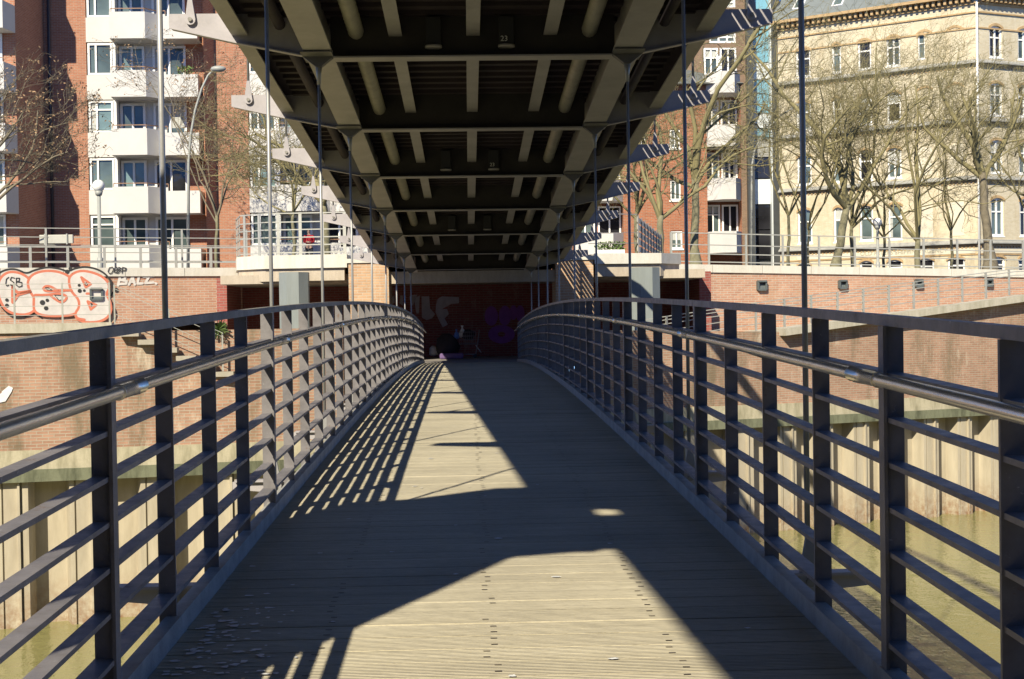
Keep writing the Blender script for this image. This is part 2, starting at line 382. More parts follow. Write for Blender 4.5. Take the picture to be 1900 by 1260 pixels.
ys = [YS + i*.4 for i in range(int((YE-YS)/.4)+1)] + [YE]
def strip(mb, fx, fz, w, h, ylist):
    pr = None
    n0 = len(mb.v)
    for y in ylist:
        x, z = fx(y), fz(y)
        mb.v += [V((x-w/2,y,z-h/2)), V((x+w/2,y,z-h/2)), V((x+w/2,y,z+h/2)), V((x-w/2,y,z+h/2))]
    for i in range(len(ylist)-1):
        a = n0+4*i; b = a+4
        for k in range(4):
            k2 = (k+1) % 4; mb.f.append((a+k, a+k2, b+k2, b+k)); mb.sm.append(False)
    mb.f.append((n0+3,n0+2,n0+1,n0)); e = n0+4*(len(ylist)-1); mb.f.append((e,e+1,e+2,e+3)); mb.sm += [False, False]
for sg in (-1, 1):
    m = MB()
    strip(m, lambda y: xc(y)+sg*1.277, lambda y: zdk(y)+.010, .012, .12, ys)
    strip(m, lambda y: xc(y)+sg*1.30, lambda y: zdk(y)+.075, .06, .010, ys)
    m.build('kerb', MT['kerb'], fb)
    m = MB(); strip(m, lambda y: xc(y)+sg*1.28, lambda y: zdk(y)-.17, .06, .22, ys); m.build('edge_beam', MT['steel'], fb)
D0, L = 6.9646, 3.76
JY = [D0 + L*i for i in range(-3, 9)]
XU = .094; BR = 1.565
def Fz(y): return 3.5158 - .0608*y
for y in JY:
    m = MB(); z = zdk(y)-.035
    m.prism([(XU-1.88,y-.015,z-.035),(XU-1.88,y-.015,z-.09),(xc(y)-1.25,y-.015,z-.15),(xc(y)+1.25,y-.015,z-.15),(XU+1.88,y-.015,z-.09),(XU+1.88,y-.015,z-.035)], (0,.03,0))
    m.box(XU-1.86, XU+1.86, y-.05, y+.05, z-.035, z-.02)
    m.build('cross_beam', MT['steel'], fb)
# railings
PY0 = [4.74 + .980*i for i in range(-6, 36)]
for sg, side in ((-1,'left'), (1,'right')):
    lab = 'grey steel bar railing on the %s of the footbridge, %s' % (side, 'mostly sunlit' if sg < 0 else 'in shadow')
    PY = [(3.46 if sg < 0 else 3.70) if 3.7 < q_ < 3.8 else q_ for q_ in PY0]
    rl = thing('bridge_railing', lab, 'railing', (sg*1.49, 5, -1.2), 'railings of the footbridge')
    yl = [PY[0]-.2] + PY + [PY[-1]+.2]
    m = MB(); strip(m, lambda y: xc(y)+sg*1.32, lambda y: zrl(y)-.018, .046, .036, yl); m.build('top_rail', MT['dirty' if sg < 0 else 'rail'], rl)
    for k, off in enumerate((.20,.35,.50,.65,.80,.95,1.105)):
        m = MB(); strip(m, lambda y: xc(y)+sg*1.322, lambda y: zrl(y)-off, .055 if k < 6 else .07, .017, yl)
        m.build('rail_bar', MT['rail'], rl)
    m = MB(); m.tube([(xc(y)+sg*1.225, y, zrl(y)-.205) for y in yl], .0215, 14)
    hr = m.build('handrail', MT['stainless'], rl)
    for i, y in enumerate(PY):
        x = xc(y)+sg*1.225; arm = MB()
        if i % 4 == 2:
            sl = MB(); sl.tube([(x,y-.16,zrl(y-.16)-.205),(x,y-.155,zrl(y-.155)-.205),(x,y-.154,zrl(y-.154)-.205),(x,y+.154,zrl(y+.154)-.205),(x,y+.155,zrl(y+.155)-.205),(x,y+.16,zrl(y+.16)-.205)], [.0265,.0265,.0245,.0245,.0265,.0265], 14)
            sl.build('sleeve', MT['stainless'], hr)
            xo = xc(y)+sg*1.29
            arm.prism([(x,y-.15,zrl(y)-.23),(x,y+.15,zrl(y)-.23),(xo,y+.03,zrl(y)-.245),(xo,y-.03,zrl(y)-.245)], (0,0,.008))
        elif i % 2 == 0: arm.tube([(x,y,zrl(y)-.222),(xc(y)+sg*1.295,y,zrl(y)-.245)], .007, 6)
        if arm.f: arm.build('handrail_bracket', MT['rail'], rl)
    for i, y in enumerate(PY):
        m = MB(); x = xc(y)+sg*1.322; z1 = zrl(y)-.036; z0 = zdk(y)-.10
        m.box(x-.034, x+.034, y-.007, y+.007, z0, z1)
        if i % 4 == 2:
            xi = x-sg*.036; m.box(xi-.006, xi+.006, y-.03, y+.03, z0, z1)
        for bz in (.03,-.05): m.tube([(x+sg*.0,y-.014,zdk(y)+bz),(x,y-.008,zdk(y)+bz)], .012, 8)
        m.build('post', MT['rail'], rl)

# ------------------------------------------------------------------ upper bridge
ub = thing('road_bridge', 'grey steel upper bridge with girders, cross beams and outrigger brackets seen from below', 'bridge', (XU, 20, 3.0))
YU0, YU1 = -9.0, 47.0
def lbox(mb, xa, xb, za, zb, y0=YU0, y1=YU1):           # runs along the deck slope; za, zb above the flange line
    p = [(xa,y0,Fz(y0)+za),(xb,y0,Fz(y0)+za),(xb,y0,Fz(y0)+zb),(xa,y0,Fz(y0)+zb)]
    n = len(mb.v); mb.v += [V(q) for q in p] + [V((q[0], y1, q[2]+Fz(y1)-Fz(y0))) for q in p]
    for q in ((0,1,2,3),(7,6,5,4),(0,4,5,1),(1,5,6,2),(2,6,7,3),(3,7,4,0)): mb.f.append(tuple(n+i for i in q)); mb.sm.append(False)
YG = 37.9
for sg in (-1,1):
    m = MB(); lbox(m, XU+sg*1.55-.14, XU+sg*1.55+.14, .03, .055, YU0, YG); lbox(m, XU+sg*1.55-.05, XU+sg*1.55+.05, .055, .50, YU0, YG)
    m.build('main_girder', MT['steel'], ub)
    m = MB(); y0_ = 1.42 if sg < 0 else YU0; lbox(m, min(XU+sg*2.43,XU+sg*2.27), max(XU+sg*2.43,XU+sg*2.27), .25, .27, y0_, YG); lbox(m, min(XU+sg*2.43,XU+sg*2.41), max(XU+sg*2.43,XU+sg*2.41), .27, .62, y0_, YG)
    m.build('edge_beam', MT['steel'], ub)
    m = MB(); y = YU0; pth = []; rr = []
    while y < YG:
        pth += [(XU+sg*1.18, y, Fz(y)+.27), (XU+sg*1.18, y+.065, Fz(y)+.27)]; rr += [.082, .070]; y += .13
    m.tube(pth, rr, 14); m.build('pipe', MT['pipe'], ub)
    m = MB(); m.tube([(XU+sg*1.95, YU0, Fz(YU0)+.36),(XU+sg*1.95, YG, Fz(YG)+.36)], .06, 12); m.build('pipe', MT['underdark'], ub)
for x in (-.785, 0, .785):
    m = MB(); lbox(m, XU+x-.068, XU+x+.068, .23, .245, YU0, YG); lbox(m, XU+x-.012, XU+x+.012, .245, .47, YU0, YG)
    m.build('stringer', MT['steel'], ub)
m = MB(); lbox(m, XU-2.40, XU+2.40, .47, .60, 3.1, YU1); lbox(m, XU-2.31, XU+2.40, .47, .60, YU0, 1.2); lbox(m, XU-2.40, XU+2.40, .47, .60, 1.2, 2.2)
lbox(m, XU-2.06, XU+2.40, .47, .60, 2.2, 3.1); lbox(m, XU-2.40, XU-2.385, .47, .60, 2.2, 3.1); lbox(m, XU-2.385, XU-2.06, .47, .60, 2.2, 2.26); lbox(m, XU-2.385, XU-2.06, .47, .60, 2.66, 3.1)  # added slot that lets a fleck of sun through onto the footbridge
yy = YU0
while yy < YG:                                            # ribs of the trapezoidal sheeting
    for xa, xb in ((-1.49,1.49),(-2.26,-1.61),(1.61,2.26)):
        if xa < -2 and 1.9 < yy < 3.1: continue
        m.box(XU+xa, XU+xb, yy, yy+.12, Fz(yy)+.425, Fz(yy)+.475)
    yy += .30
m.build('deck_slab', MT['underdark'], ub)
for i, y in enumerate(JY):
    f = Fz(y); m = MB()
    m.box(XU-1.405, XU+1.405, y-.12, y+.12, f, f+.016)
    cb_ = m.build('cross_beam', MT['steel'], ub)
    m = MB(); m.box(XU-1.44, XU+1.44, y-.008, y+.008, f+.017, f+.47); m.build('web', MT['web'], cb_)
    for sg in (-1,1):
        if i >= len(JY) or (sg < 0 and y < 2): continue
        m = MB(); q = lambda x, z: (XU+sg*x, y-.012, f+z)
        m.prism([q(3.06,.33),q(3.06,.475),q(2.47,.475),q(1.60,.46),q(1.60,.05),q(1.72,.05),q(1.9,.085),q(2.4,.185)][::sg], (0,.024,0))
        for (a, b) in (((3.03,.33),(2.4,.185)),((2.4,.185),(1.9,.085)),((1.9,.085),(1.70,.045))):
            m.bar(V((XU+sg*a[0],y,f+a[1]-.006)), V((XU+sg*b[0],y,f+b[1]-.006)), .10, .012)
        m.build('bracket', MT['steel'], ub)
        m = MB()                                          # gusset that tapers to the rod
        m.prism([(XU+sg*BR-.155,y-.05,f+.028),(XU+sg*BR+.155,y-.05,f+.028),(XU+sg*BR+.03,y-.05,f-.07),(XU+sg*BR-.03,y-.05,f-.07)][::-1], (0,.10,0))
        m.prism([(XU+sg*BR-.155,y-.30,f+.026),(XU+sg*BR+.155,y-.30,f+.026),(XU+sg*BR+.155,y+.30,f+.026),(XU+sg*BR-.155,y+.30,f+.026)], (0,0,.012))
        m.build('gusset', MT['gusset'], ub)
for y in JY:                                              # thin tie rods between the stringers
    for sx in (-1, 1):
        m = MB(); m.bar((XU+sx*.76,y+.35,Fz(y+.35)+.36),(XU+sx*.03,y+1.25,Fz(y+1.25)+.36),.014,.014); m.bar((XU+sx*.06,y+.3,Fz(y+.3)+.33),(XU+sx*.06,y+.34,Fz(y+.34)+.47),.03,.03); m.build('tie_rod', MT['steel'], ub)
for y, sgn in ((D0+2*L,('','23')), (D0+4*L,('','23')), (D0+6*L,('',''))):       # lamp housings on the cross beams
    for xx, tx in ((-.40, ''), (.335, sgn[1])):
        m = MB(); f = Fz(y)
        m.box(XU+xx-.075, XU+xx+.075, y-.13, y-.012, f+.12, f+.40)
        lb = m.build('lamp_housing', MT['blackbox'], ub, .006)
        m = MB(); m.tube([(XU+xx, y-.08, f+.095),(XU+xx, y-.08, f+.12)], .085, 18); m.build('lamp_rim', MT['steel'], lb)
        if tx:
            cu = bpy.data.curves.new('number', 'FONT'); cu.body = tx; cu.size = .075; cu.extrude = .001
            to = bpy.data.objects.new('tmp', cu); COL.objects.link(to); bpy.context.view_layer.update()
            me = bpy.data.meshes.new_from_object(to.evaluated_get(bpy.context.evaluated_depsgraph_get())); bpy.data.objects.remove(to)
            no = bpy.data.objects.new('number', me); COL.objects.link(no); me.materials.append(MT['white']); no.parent = lb
            no.location = V((XU+xx-.06, y-.134, f+.15)) - V(ub.location); no.rotation_euler = (R(90), 0, 0)
# railing on the upper deck (its bars throw the stripes on the right brackets)
for sg in (-1,1):
    m = MB()
    for hz in ((.75,.92,1.09,1.26,1.43,1.60) if sg > 0 else (.63,.96,1.12,1.28,1.44,1.60)): lbox(m, XU+sg*2.38-.035, XU+sg*2.38+.035, hz, hz+.03, YU0, 41.5)
    lbox(m, XU+sg*2.38-.05, XU+sg*2.38+.05, 1.76, 1.80, YU0, 41.5)
    y = YU0+.5
    while y < 41.3: m.box(XU+sg*2.38-.03, XU+sg*2.38+.03, y-.008, y+.008, Fz(y)+.60, Fz(y)+1.77); y += 1.25
    m.build('deck_railing', MT['rail'], ub)
# arch ribs above, from which the outrigger rods hang
def arch(y): return Fz(y)+.55+5.0*math.sin(math.pi*max(0,min(1,(y+9.0)/52.0)))
for sg in (-1,1):
    m = MB(); m.tube([(XU+sg*2.84, -9+52*i/40, arch(-9+52*i/40)) for i in range(41)], .14, 12); m.build('arch_rib', MT['steel'], ub)
# rods
def teardrop(mb, c, ax, up, r=.055, tail=.16, th=.03):
    pts = []
    for k in range(9):
        a = math.pi + math.pi*k/8; pts.append(c + ax*math.cos(a)*r + up*math.sin(a)*r)
    pts += [c + ax*.016 + up*tail, c - ax*.016 + up*tail]
    nrm = ax.cross(up); mb.prism([p - nrm*th/2 for p in pts][::-1], nrm*th)
vis = [y for y in JY if y > 6]
for sg, side in ((-1,'left'),(1,'right')):
    for i, y in enumerate(vis):
        f = Fz(y); x = XU+sg*BR; zb = zdk(y)-.10
        lab = '%s thin hanger rod from the viewer along the %s railing' % (ordn(i), side)
        if i == 0: lab = 'nearest and tallest thin hanger rod rising behind the %s railing' % side
        if i == len(vis)-1: lab = 'farthest and shortest thin hanger rod at the end of the %s railing' % side
        t = thing('hanger_rod', lab, 'rod', (x, y, zb), 'hanger rods carrying the footbridge')
        m = MB(); m.tube([(x,y,zb+.19),(x,y,f-.24)], .0145, 10); m.build('rod', MT['rodm'], t)
        m = MB(); m.tube([(x,y,f-.25),(x,y,f-.14),(x,y,f-.065)], [.019,.024,.036], 10); m.build('fork', MT['rodm'], t)
        m = MB(); teardrop(m, V((x,y-.03,zb)), X_, Z_, .055, .22, .03); e = m.build('eye_plate', MT['rodm'], t)
        m = MB(); m.tube([(x,y-.065,zb),(x,y+.02,zb)], .022, 10); m.build('pin', MT['dirty'], e)
    for i, y in enumerate([q for q in vis if q > 10]):
        f = Fz(y); x = XU+sg*2.84; zb = f+.41
        lab = 'rod with a round eye on the %s %s bracket from the viewer' % (ordn(i), side)
        t = thing('outrigger_rod', lab, 'rod', (x, y, zb), 'rods holding the outrigger brackets')
        m = MB(); teardrop(m, V((x,y-.035,zb)), X_, Z_, .052, .24, .028); e = m.build('eye_plate', MT['steel'], t)
        m = MB(); m.tube([(x,y-.07,zb),(x,y-.03,zb)], .022, 10); m.build('pin', MT['dirty'], e)
        m = MB(); m.tube([(x,y-.02,zb+.22),(x,y-.02,max(zb+.5,arch(y)))], .017, 8); m.build('rod', MT['rodm'], t)
# added panel out of frame, shaped to throw the broad shadow across the deck
t = thing('shadow_panel', 'unseen grey steel panel added to cast the broad shadow on the deck', 'pier', (-2.6, 3.8, ZW))
m = MB(); m.prism([(-2.64,1.95,ZW-.3),(-2.64,5.55,ZW-.3),(-2.64,5.42,.95),(-2.64,5.27,2.05),(-2.64,4.54,2.73),(-2.64,3.8,Fz(3.8)+.44),(-2.64,1.2,Fz(1.2)+.44),(-2.64,1.9,3.2)][::-1], (.30,0,0)); m.build('panel', MT['steel'], t)

t = thing('warehouse', 'long dark brick warehouse on the near bank', 'warehouse', (0, -27, ZW))
m = MB(); m.box(-90, 90, -40, -26, ZW-1, 14.5); m.build('brick_wall', MT['brickE'], t)
m = MB(); m.prism([(-90.3,-25.6,14.5),(-90.3,-40.4,14.5),(-90.3,-33,17.0)], (180.6,0,0)); m.build('roof', MT['roof2'], t)
for i in range(14):
    for k in range(4):
        m = MB(); xw = -58+i*9.0; m.box(xw, xw+1.6, -26.02, -25.9, -1+k*3.7, 1.2+k*3.7); m.build('window', MT['glassD'], t)
# ------------------------------------------------------------------ far bank: quay
def along(poly):
    out = []; s = 0
    for i in range(len(poly)-1):
        a, b = V((*poly[i],0)), V((*poly[i+1],0)); out.append((a, b, (b-a).normalized(), (b-a).length))
    return out
def wall_strip(mb, poly, z0, z1, off=0, th=0):
    for a, b, u, l in along(poly):
        n = V((u.y, -u.x, 0)); A = a+n*off; B = b+n*off
        if th == 0: mb.quad((A.x,A.y,z0),(B.x,B.y,z0),(B.x,B.y,z1),(A.x,A.y,z1))
        else:
            mb.prism([(A.x,A.y,z0),(B.x,B.y,z0),(B.x-n.x*th,B.y-n.y*th,z0),(A.x-n.x*th,A.y-n.y*th,z0)][::-1], (0,0,z1-z0))
def sheet(poly, z0, z1):
    mb = MB()
    for a, b, u, l in along(poly):
        n = V((u.y,-u.x,0)); k = max(1, int(l/1.2)); P = l/k; pts = []
        for i in range(k):
            for q, d in ((0,.0),(.42,.0),(.49,-.42),(.92,-.42),(.99,0)): pts.append(a+u*(P*(i+q))+n*d)
            pts += [a+u*(P*(i+.055)), a+u*(P*(i+.055)+.004)-n*.05, a+u*(P*(i+.055)+.03)-n*.05, a+u*(P*(i+.055)+.034), a+u*(P*(i+.27))+n*.0, a+u*(P*(i+.27)+.005)+n*.06, a+u*(P*(i+.27)+.05)+n*.06, a+u*(P*(i+.27)+.055)-n*.05, a+u*(P*(i+.27)+.085)-n*.05, a+u*(P*(i+.27)+.09)]
        pts.append(b); pts.sort(key=lambda p: (p-a).dot(u))
        for i in range(len(pts)-1):
            p, q = pts[i], pts[i+1]; mb.quad((p.x,p.y,z0),(q.x,q.y,z0),(q.x,q.y,z1),(p.x,p.y,z1))
    return mb
ZP = -3.10
def quay(poly, ztop, lab, lab2, labg, slope=None, extra=None):
    t = thing('sheet_piling', lab2, 'piling', (poly[1][0], poly[1][1], ZW), 'sheet piling along the canal')
    sheet(poly, ZW-2, ZP).build('steel_sheet', MT['sheet'], t)
    t = thing('quay_wall', lab, 'wall', (poly[1][0], poly[1][1], ZP), 'brick quay walls')
    m = MB(); wall_strip(m, poly, ZP, ZP+.24, .14, .9); m.build('ledge', MT['ledge'], t)
    m = MB(); wall_strip(m, poly, ZP+.24, ZP+.62, .07, .7); m.build('plinth', MT['plinth'], t)
    m = MB()
    if slope is None:
        wall_strip(m, poly, ZP+.46, ztop, 0, .45)
    else:
        for (a, b, u, l), (za, zb) in zip(along(poly), slope):
            n = V((u.y,-u.x,0)); A2 = a-n*.45; B2 = b-n*.45
            m.quad((a.x,a.y,ZP+.4),(b.x,b.y,ZP+.4),(b.x,b.y,zb),(a.x,a.y,za)); m.quad((a.x,a.y,za),(b.x,b.y,zb),(B2.x,B2.y,zb),(A2.x,A2.y,za))
            m.quad((B2.x,B2.y,ZP+.4),(A2.x,A2.y,ZP+.4),(A2.x,A2.y,za),(B2.x,B2.y,zb))
    m.build('brick_face', MT['brickB'], t)
    return t
ql = quay(QL, -.16, 'weathered brick quay wall below the white and orange graffiti, left of the bridge', 'pale steel sheet piling in the water left of the footbridge', 'l')
m = MB(); wall_strip(m, [(-60,17.3),(-9.33,28.28),(-7.15,28.77)], -.16, .03, .06, .55); m.build('coping', MT['rampc'], ql)
quay(QM, -.12, 'short return of brick quay wall under the left side of the footbridge', 'short return of sheet piling under the left side of the footbridge', 'm')
qr = quay(QR, 0, 'stained brick quay wall under the sloping ramp, right of the bridge', 'pale steel sheet piling in the water right of the footbridge', 'r',
          slope=[(-1.45,-1.45),(-.35,-.50),(-.50,.27),(.27,1.1)])
m = MB()
rp = [(8.56,38.95,-.60),(16.63,42.23,.27),(60,60.5,1.1)]
for a, b in zip(rp[:-1], rp[1:]): m.bar(V(a)+V((.02,-.06,.09)), V(b)+V((.02,-.06,.09)), .5, .20)
m.build('ramp_edge', MT['rampc'], qr)
A = V((-9.33,28.28,0)); u = V((4.73,1.07,0)).normalized(); n = V((u.y,-u.x,0)); m = MB()
for q in ([(-6,735),(14,722),(22,726),(10,745),(-4,748)],[(2,728),(16,716),(24,720),(20,730)],): m.poly([at_plane(x, y, A+n*(.008+.002*len(q)), n) for x, y in q], True)
m.build('paint_splash', MT['bagw'], ql)
c0_ = at_plane(405, 612, A, n); m = MB()
for i in range(170):
    q = c0_+n*.03; d = (u*random.gauss(0,.6)+n*random.uniform(.05,.5)+Z_*random.uniform(-.7,1.2)).normalized()*random.uniform(.04,.24); e = d.orthogonal().normalized()*.009; m.quad(q-e*.3,q+e*.3,q+d+e,q+d-e)
tag(m.build('weed', MT['flower']), 'green weed growing out of the brick quay wall left of the bridge', 'plant')
# stone steps on the left quay wall
t = thing('wall_steps', 'pale stone steps stepping down the brick quay wall right of the graffiti', 'steps', (-6.5, 28.8, -1))
for i in range(9):
    x = -6.98+.36*i; yq = 28.28+(x+9.33)*.2262; z = -.16-.17*i
    if x > -4.9: break
    m = MB(); m.box(x, x+.40, yq-.20, yq+.02, z-.10, z); m.build('step', MT['stairs'], t)
def railing(pts, h, posts, rails, mat, parent, pw=.05, rw=.03, pd=None, tilt=False):
    """posts each a part; rails each a part"""
    pts = [V(p) for p in pts]; seg = [(pts[i], pts[i+1]) for i in range(len(pts)-1)]; tot = sum((b-a).length for a, b in seg)
    def P(s):
        for a, b in seg:
            l = (b-a).length
            if s <= l+1e-6: return a+(b-a)*(s/l), (b-a).normalized()
            s -= l
        return seg[-1][1], (seg[-1][1]-seg[-1][0]).normalized()
    n = max(1, round(tot/posts))
    for i in range(n+1):
        p, d = P(tot*i/n); m = MB(); dh = V((d.x,d.y,0)).normalized(); nn = V((dh.y,-dh.x,0))
        m.frame(p+Z_*h/2, dh, nn, Z_, pw/2, (pd or pw)/2, h/2); m.build('post', mat, parent)
    for r_ in rails:
        m = MB()
        for a, b in seg: m.bar(a+Z_*r_, b+Z_*r_, rw, rw)
        m.build('rail', mat, parent)
# platform railing in front of the graffiti and the stair railing
t = thing('platform_railing', 'thin grey wire railing on the wall top in front of the graffiti', 'railing', (-9, 28.5, 0))
railing([(-12.5,27.65,.03),(-7.2,28.83,.03)], .80, .98, (.16,.34,.52,.68,.78), MT['railgalv'], t, .035, .012)
t = thing('stair_railing', 'thin grey railing descending the wall steps left of the footbridge', 'railing', (-6.5, 28.6, -.2))
railing([(-7.05,28.62,.0),(-5.0,29.08,-1.0)], .78, 1.0, (.20,.45,.70,.78), MT['railgalv'], t, .03, .012)
t = thing('ramp_railing', 'grey ramp handrail with many thin posts rising along the brick wall at right', 'railing', (16, 42, 0))
railing([(4.5,38.1,-.92),(8.6,39.35,-.40),(16.6,42.65,.47),(34,50,.85)], .78, .92, (.20,.40,.58,.69,.78), MT['railgalv'], t, .05, .022)
# ------------------------------------------------------------------ flood walls
def flood(poly, lab, zb, zt=None):
    t = thing('flood_wall', lab, 'wall', (poly[1][0], poly[1][1], zb), 'brick flood walls')
    zt = zt or [ZC]*len(poly); m = MB()
    for (a, b, u, l), za, ze in zip(along(poly), zt[:-1], zt[1:]):
        n = V((u.y,-u.x,0)); A2 = a-n*.5; B2 = b-n*.5; w = -.26
        m.quad((a.x,a.y,zb),(b.x,b.y,zb),(b.x,b.y,ze+w),(a.x,a.y,za+w)); m.quad((a.x,a.y,za+w),(b.x,b.y,ze+w),(B2.x,B2.y,ze+w),(A2.x,A2.y,za+w)); m.quad((B2.x,B2.y,zb),(A2.x,A2.y,zb),(A2.x,A2.y,za+w),(B2.x,B2.y,ze+w))
    m.build('brick_face', MT['brickA'], t)
    for (a, b, u, l), za, ze in zip(along(poly), zt[:-1], zt[1:]):       # coping stones
        n = V((u.y,-u.x,0)); k = max(1, int(l/1.5)); m = MB()
        for i in range(k):
            q_ = (i+.5)/k; p = a+u*(l*q_); us = V((u.x,u.y,(ze-za)/l)).normalized(); m.frame(V((p.x,p.y,za+(ze-za)*q_-.13))-n*.22, us, n, us.cross(n)*-1 if us.cross(n).z < 0 else us.cross(n), l/k/2-.008, .28, .13)
        m.build('coping', MT['cope'], t)
    return t
fl = flood(FL, 'sunlit brick flood wall with white and orange graffiti left of the bridge', -1.3)
fr = flood(FR, 'long sunlit brick flood wall with pale coping right of the bridge', -1.3, ZFR)
def wallpt(px, py, a, b, off=.03):
    A = V((*a,0)); u = (V((*b,0))-A).normalized(); n = V((u.y,-u.x,0)); return at_plane(px, py, A+n*off, n)
for par, (a, b), lst in ((fl, (FL[1], FL[2]), [(178,546,10),(424,542,9)]), (fr, (FR[0], FR[1]), [(1246,531,8),(1412,530,8),(1562,528,7)]), (fr, (FR[1], FR[2]), [(1703,526,6.5),(1833,525,6)])):
    A = V((*a,0)); u = (V((*b,0))-A).normalized(); n = V((u.y,-u.x,0))
    for px, py, hs in lst:
        c = wallpt(px, py, a, b, 0); r_ = hs*c.y/F
        m = MB()
        m.frame(c+n*.08+Z_*r_, u, n, Z_, r_, .09, .03); m.frame(c+n*.06-Z_*r_, u, n, Z_, r_, .07, .03)
        for s_ in (-1,1): m.frame(c+n*.06+u*(s_*r_), u, n, Z_, .03, .075, r_)
        v_ = m.build('vent_box', MT['vent'], par)
        m = MB(); p = [c+u*(-r_*.9)+n*.10-Z_*(r_*.9), c+u*(r_*.9)+n*.10-Z_*(r_*.9), c+u*(r_*.9)+n*.02+Z_*(r_*.45), c+u*(-r_*.9)+n*.02+Z_*(r_*.45)]
        m.quad(*p); m.build('flap', MT['vent'], v_)
        m = MB(); p = [c+u*(-r_*.9)+n*.018+Z_*(r_*.3), c+u*(r_*.9)+n*.018+Z_*(r_*.3), c+u*(r_*.9)+n*.018+Z_*(r_*.95), c+u*(-r_*.9)+n*.018+Z_*(r_*.95)]
        m.quad(*p); m.build('slot', MT['blackbox'], v_)
# graffiti
def strokes(mb, pts, w, A, u, n, off, closed=False, join=10):
    """thick round-jointed line on the wall through pixel points"""
    P = [at_plane(x, y, A+n*off, n) for x, y in pts]
    if closed: P.append(P[0])
    for i in range(len(P)-1):
        a, b = P[i], P[i+1]; d = (b-a)
        if d.length < 1e-5: continue
        d.normalize(); s_ = d.cross(n)*(w/2); o_ = n*(.0005*(i % 4)); mb.quad(a-s_+o_, b-s_+o_, b+s_+o_, a+s_+o_)
    nn = n
    for k, p in enumerate(P):
        q = p + n*(.00025+.0005*(k % 4)); e1 = u; e2 = Z_
        mb.poly([q+e1*math.cos(2*math.pi*i/join)*w/2+e2*math.sin(2*math.pi*i/join)*w/2 for i in range(join)])
def smooth(pts, closed=False, it=2):
    for _ in range(it):
        out = [] if closed else [pts[0]]; k = len(pts)
        for i in range(k if closed else k-1):
            a, b = pts[i], pts[(i+1) % k]; out += [(a[0]*.75+b[0]*.25, a[1]*.75+b[1]*.25), (a[0]*.25+b[0]*.75, a[1]*.25+b[1]*.75)]
        if not closed: out.append(pts[-1])
        pts = out
    return pts
A = V((*FL[1],0)); u = (V((*FL[2],0))-A).normalized(); n = V((u.y,-u.x,0))
z5 = lambda L_: [(x/5.9375, 480+y/5.9375) for x, y in L_]
def fillp(mb, pts, off): mb.poly([at_plane(x, y, A+n*off, n) for x, y in pts], True)
C_out = smooth(z5([(-20,330),(10,225),(80,165),(160,158),(250,185),(315,235),(330,310),(300,355),(330,365),(370,380),(395,440),(385,520),(370,560),(310,600),(200,605),(90,570),(20,480)]), True)
S_out = smooth(z5([(320,240),(380,175),(500,145),(640,155),(760,205),(785,280),(760,345),(830,370),(880,450),(880,540),(820,605),(640,620),(480,615),(390,580),(385,500),(390,420),(350,370),(325,310)]), True)
B_out = smooth(z5([(775,200),(860,150),(960,150),(1090,190),(1170,250),(1195,320),(1150,390),(1200,470),(1215,570),(1170,650),(1060,690),(900,685),(830,620),(890,540),(880,440),(800,360),(775,280)]), True)
gb = tag(MB().build('graffiti', None, fl), 'white bubble letters CSB outlined in orange red and black')
bpy.data.objects.remove(gb)
m = MB()
halo = smooth(z5([(-30,170),(40,130),(120,112),(200,122),(290,168),(380,125),(520,92),(660,110),(745,145),(830,105),(940,88),(1060,110),(1160,165),(1225,250),(1235,330),(1210,400),(1165,425),(1230,500),(1270,590),(1250,660),(1215,705)]))
strokes(m, halo, .055, A, u, n, .064); strokes(m, smooth(z5([(-20,480),(40,560),(120,640),(220,655),(300,635),(370,600),(460,650)])), .05, A, u, n, .026)
for (cx, cy, r_) in ((740,145,24),(775,110,20),(1215,305,22),(1280,345,24),(1232,390,27)): 
    off_ = .070 if cy < 180 else .03
    c = at_plane(cx/5.9375, 480+cy/5.9375, A+n*off_, n); k = r_/5.9375*c.y/F; m.poly([c+u*math.cos(i*.3927)*k+Z_*math.sin(i*.3927)*k for i in range(16)])
m.build('graffiti_outline', MT['g_black'], fl)
OFF = {'r': .286, 'w': .291, 'k': .296}
for k_, q in enumerate((C_out, S_out, B_out)):
    m = MB(); strokes(m, q, .15, A, u, n, .066+k_*.004, True); m.build('graffiti_letter_edge', MT['g_red'], fl)
    m = MB(); fillp(m, q, .0685+k_*.004); m.build('graffiti_letter_fill', MT['g_white'], fl)
m = MB()
for q in ([(140,310),(160,350),(200,375),(330,360)],[(140,310),(140,480),(200,395),(330,360)]): strokes(m, z5(q), .09, A, u, n, .080)
for q in (smooth(z5([(475,330),(500,300),(560,305),(620,345),(700,350),(790,350)])), smooth(z5([(475,330),(500,360),(600,355),(700,355)])), smooth(z5([(385,400),(520,400),(640,380),(720,400),(740,435),(690,485),(640,470),(560,410)])), z5([(895,205),(945,315),(1000,280),(895,205)]), z5([(965,470),(1000,560),(1060,510),(965,470)]), z5([(955,385),(1000,385)]), smooth(z5([(830,620),(850,660),(930,672)]))):
    strokes(m, q, .07, A, u, n, .080)
m.build('graffiti_inner_line', MT['g_red'], fl)
m = MB()
for (cx, cy, r_) in ((872,293,16),(878,355,22),(928,352,15),(467,483,27),(520,458,18),(507,545,23),(75,455,18),(75,515,20)):
    c = at_plane(cx/5.9375, 480+cy/5.9375, A+n*.085, n); k = r_/5.9375*c.y/F; m.poly([c+u*math.cos(i*.3927)*k+Z_*math.sin(i*.3927)*k for i in range(16)])
for q in ([(95,205),(70,225),(62,280),(75,300),(95,292)],[(160,215),(125,205),(112,235),(150,260),(150,295),(115,290)],[(180,215),(178,290)],[(180,215),(215,215),(210,245),(182,255),(240,262),(240,305),(205,312),(180,290)]): strokes(m, z5(q), .028, A, u, n, .082)
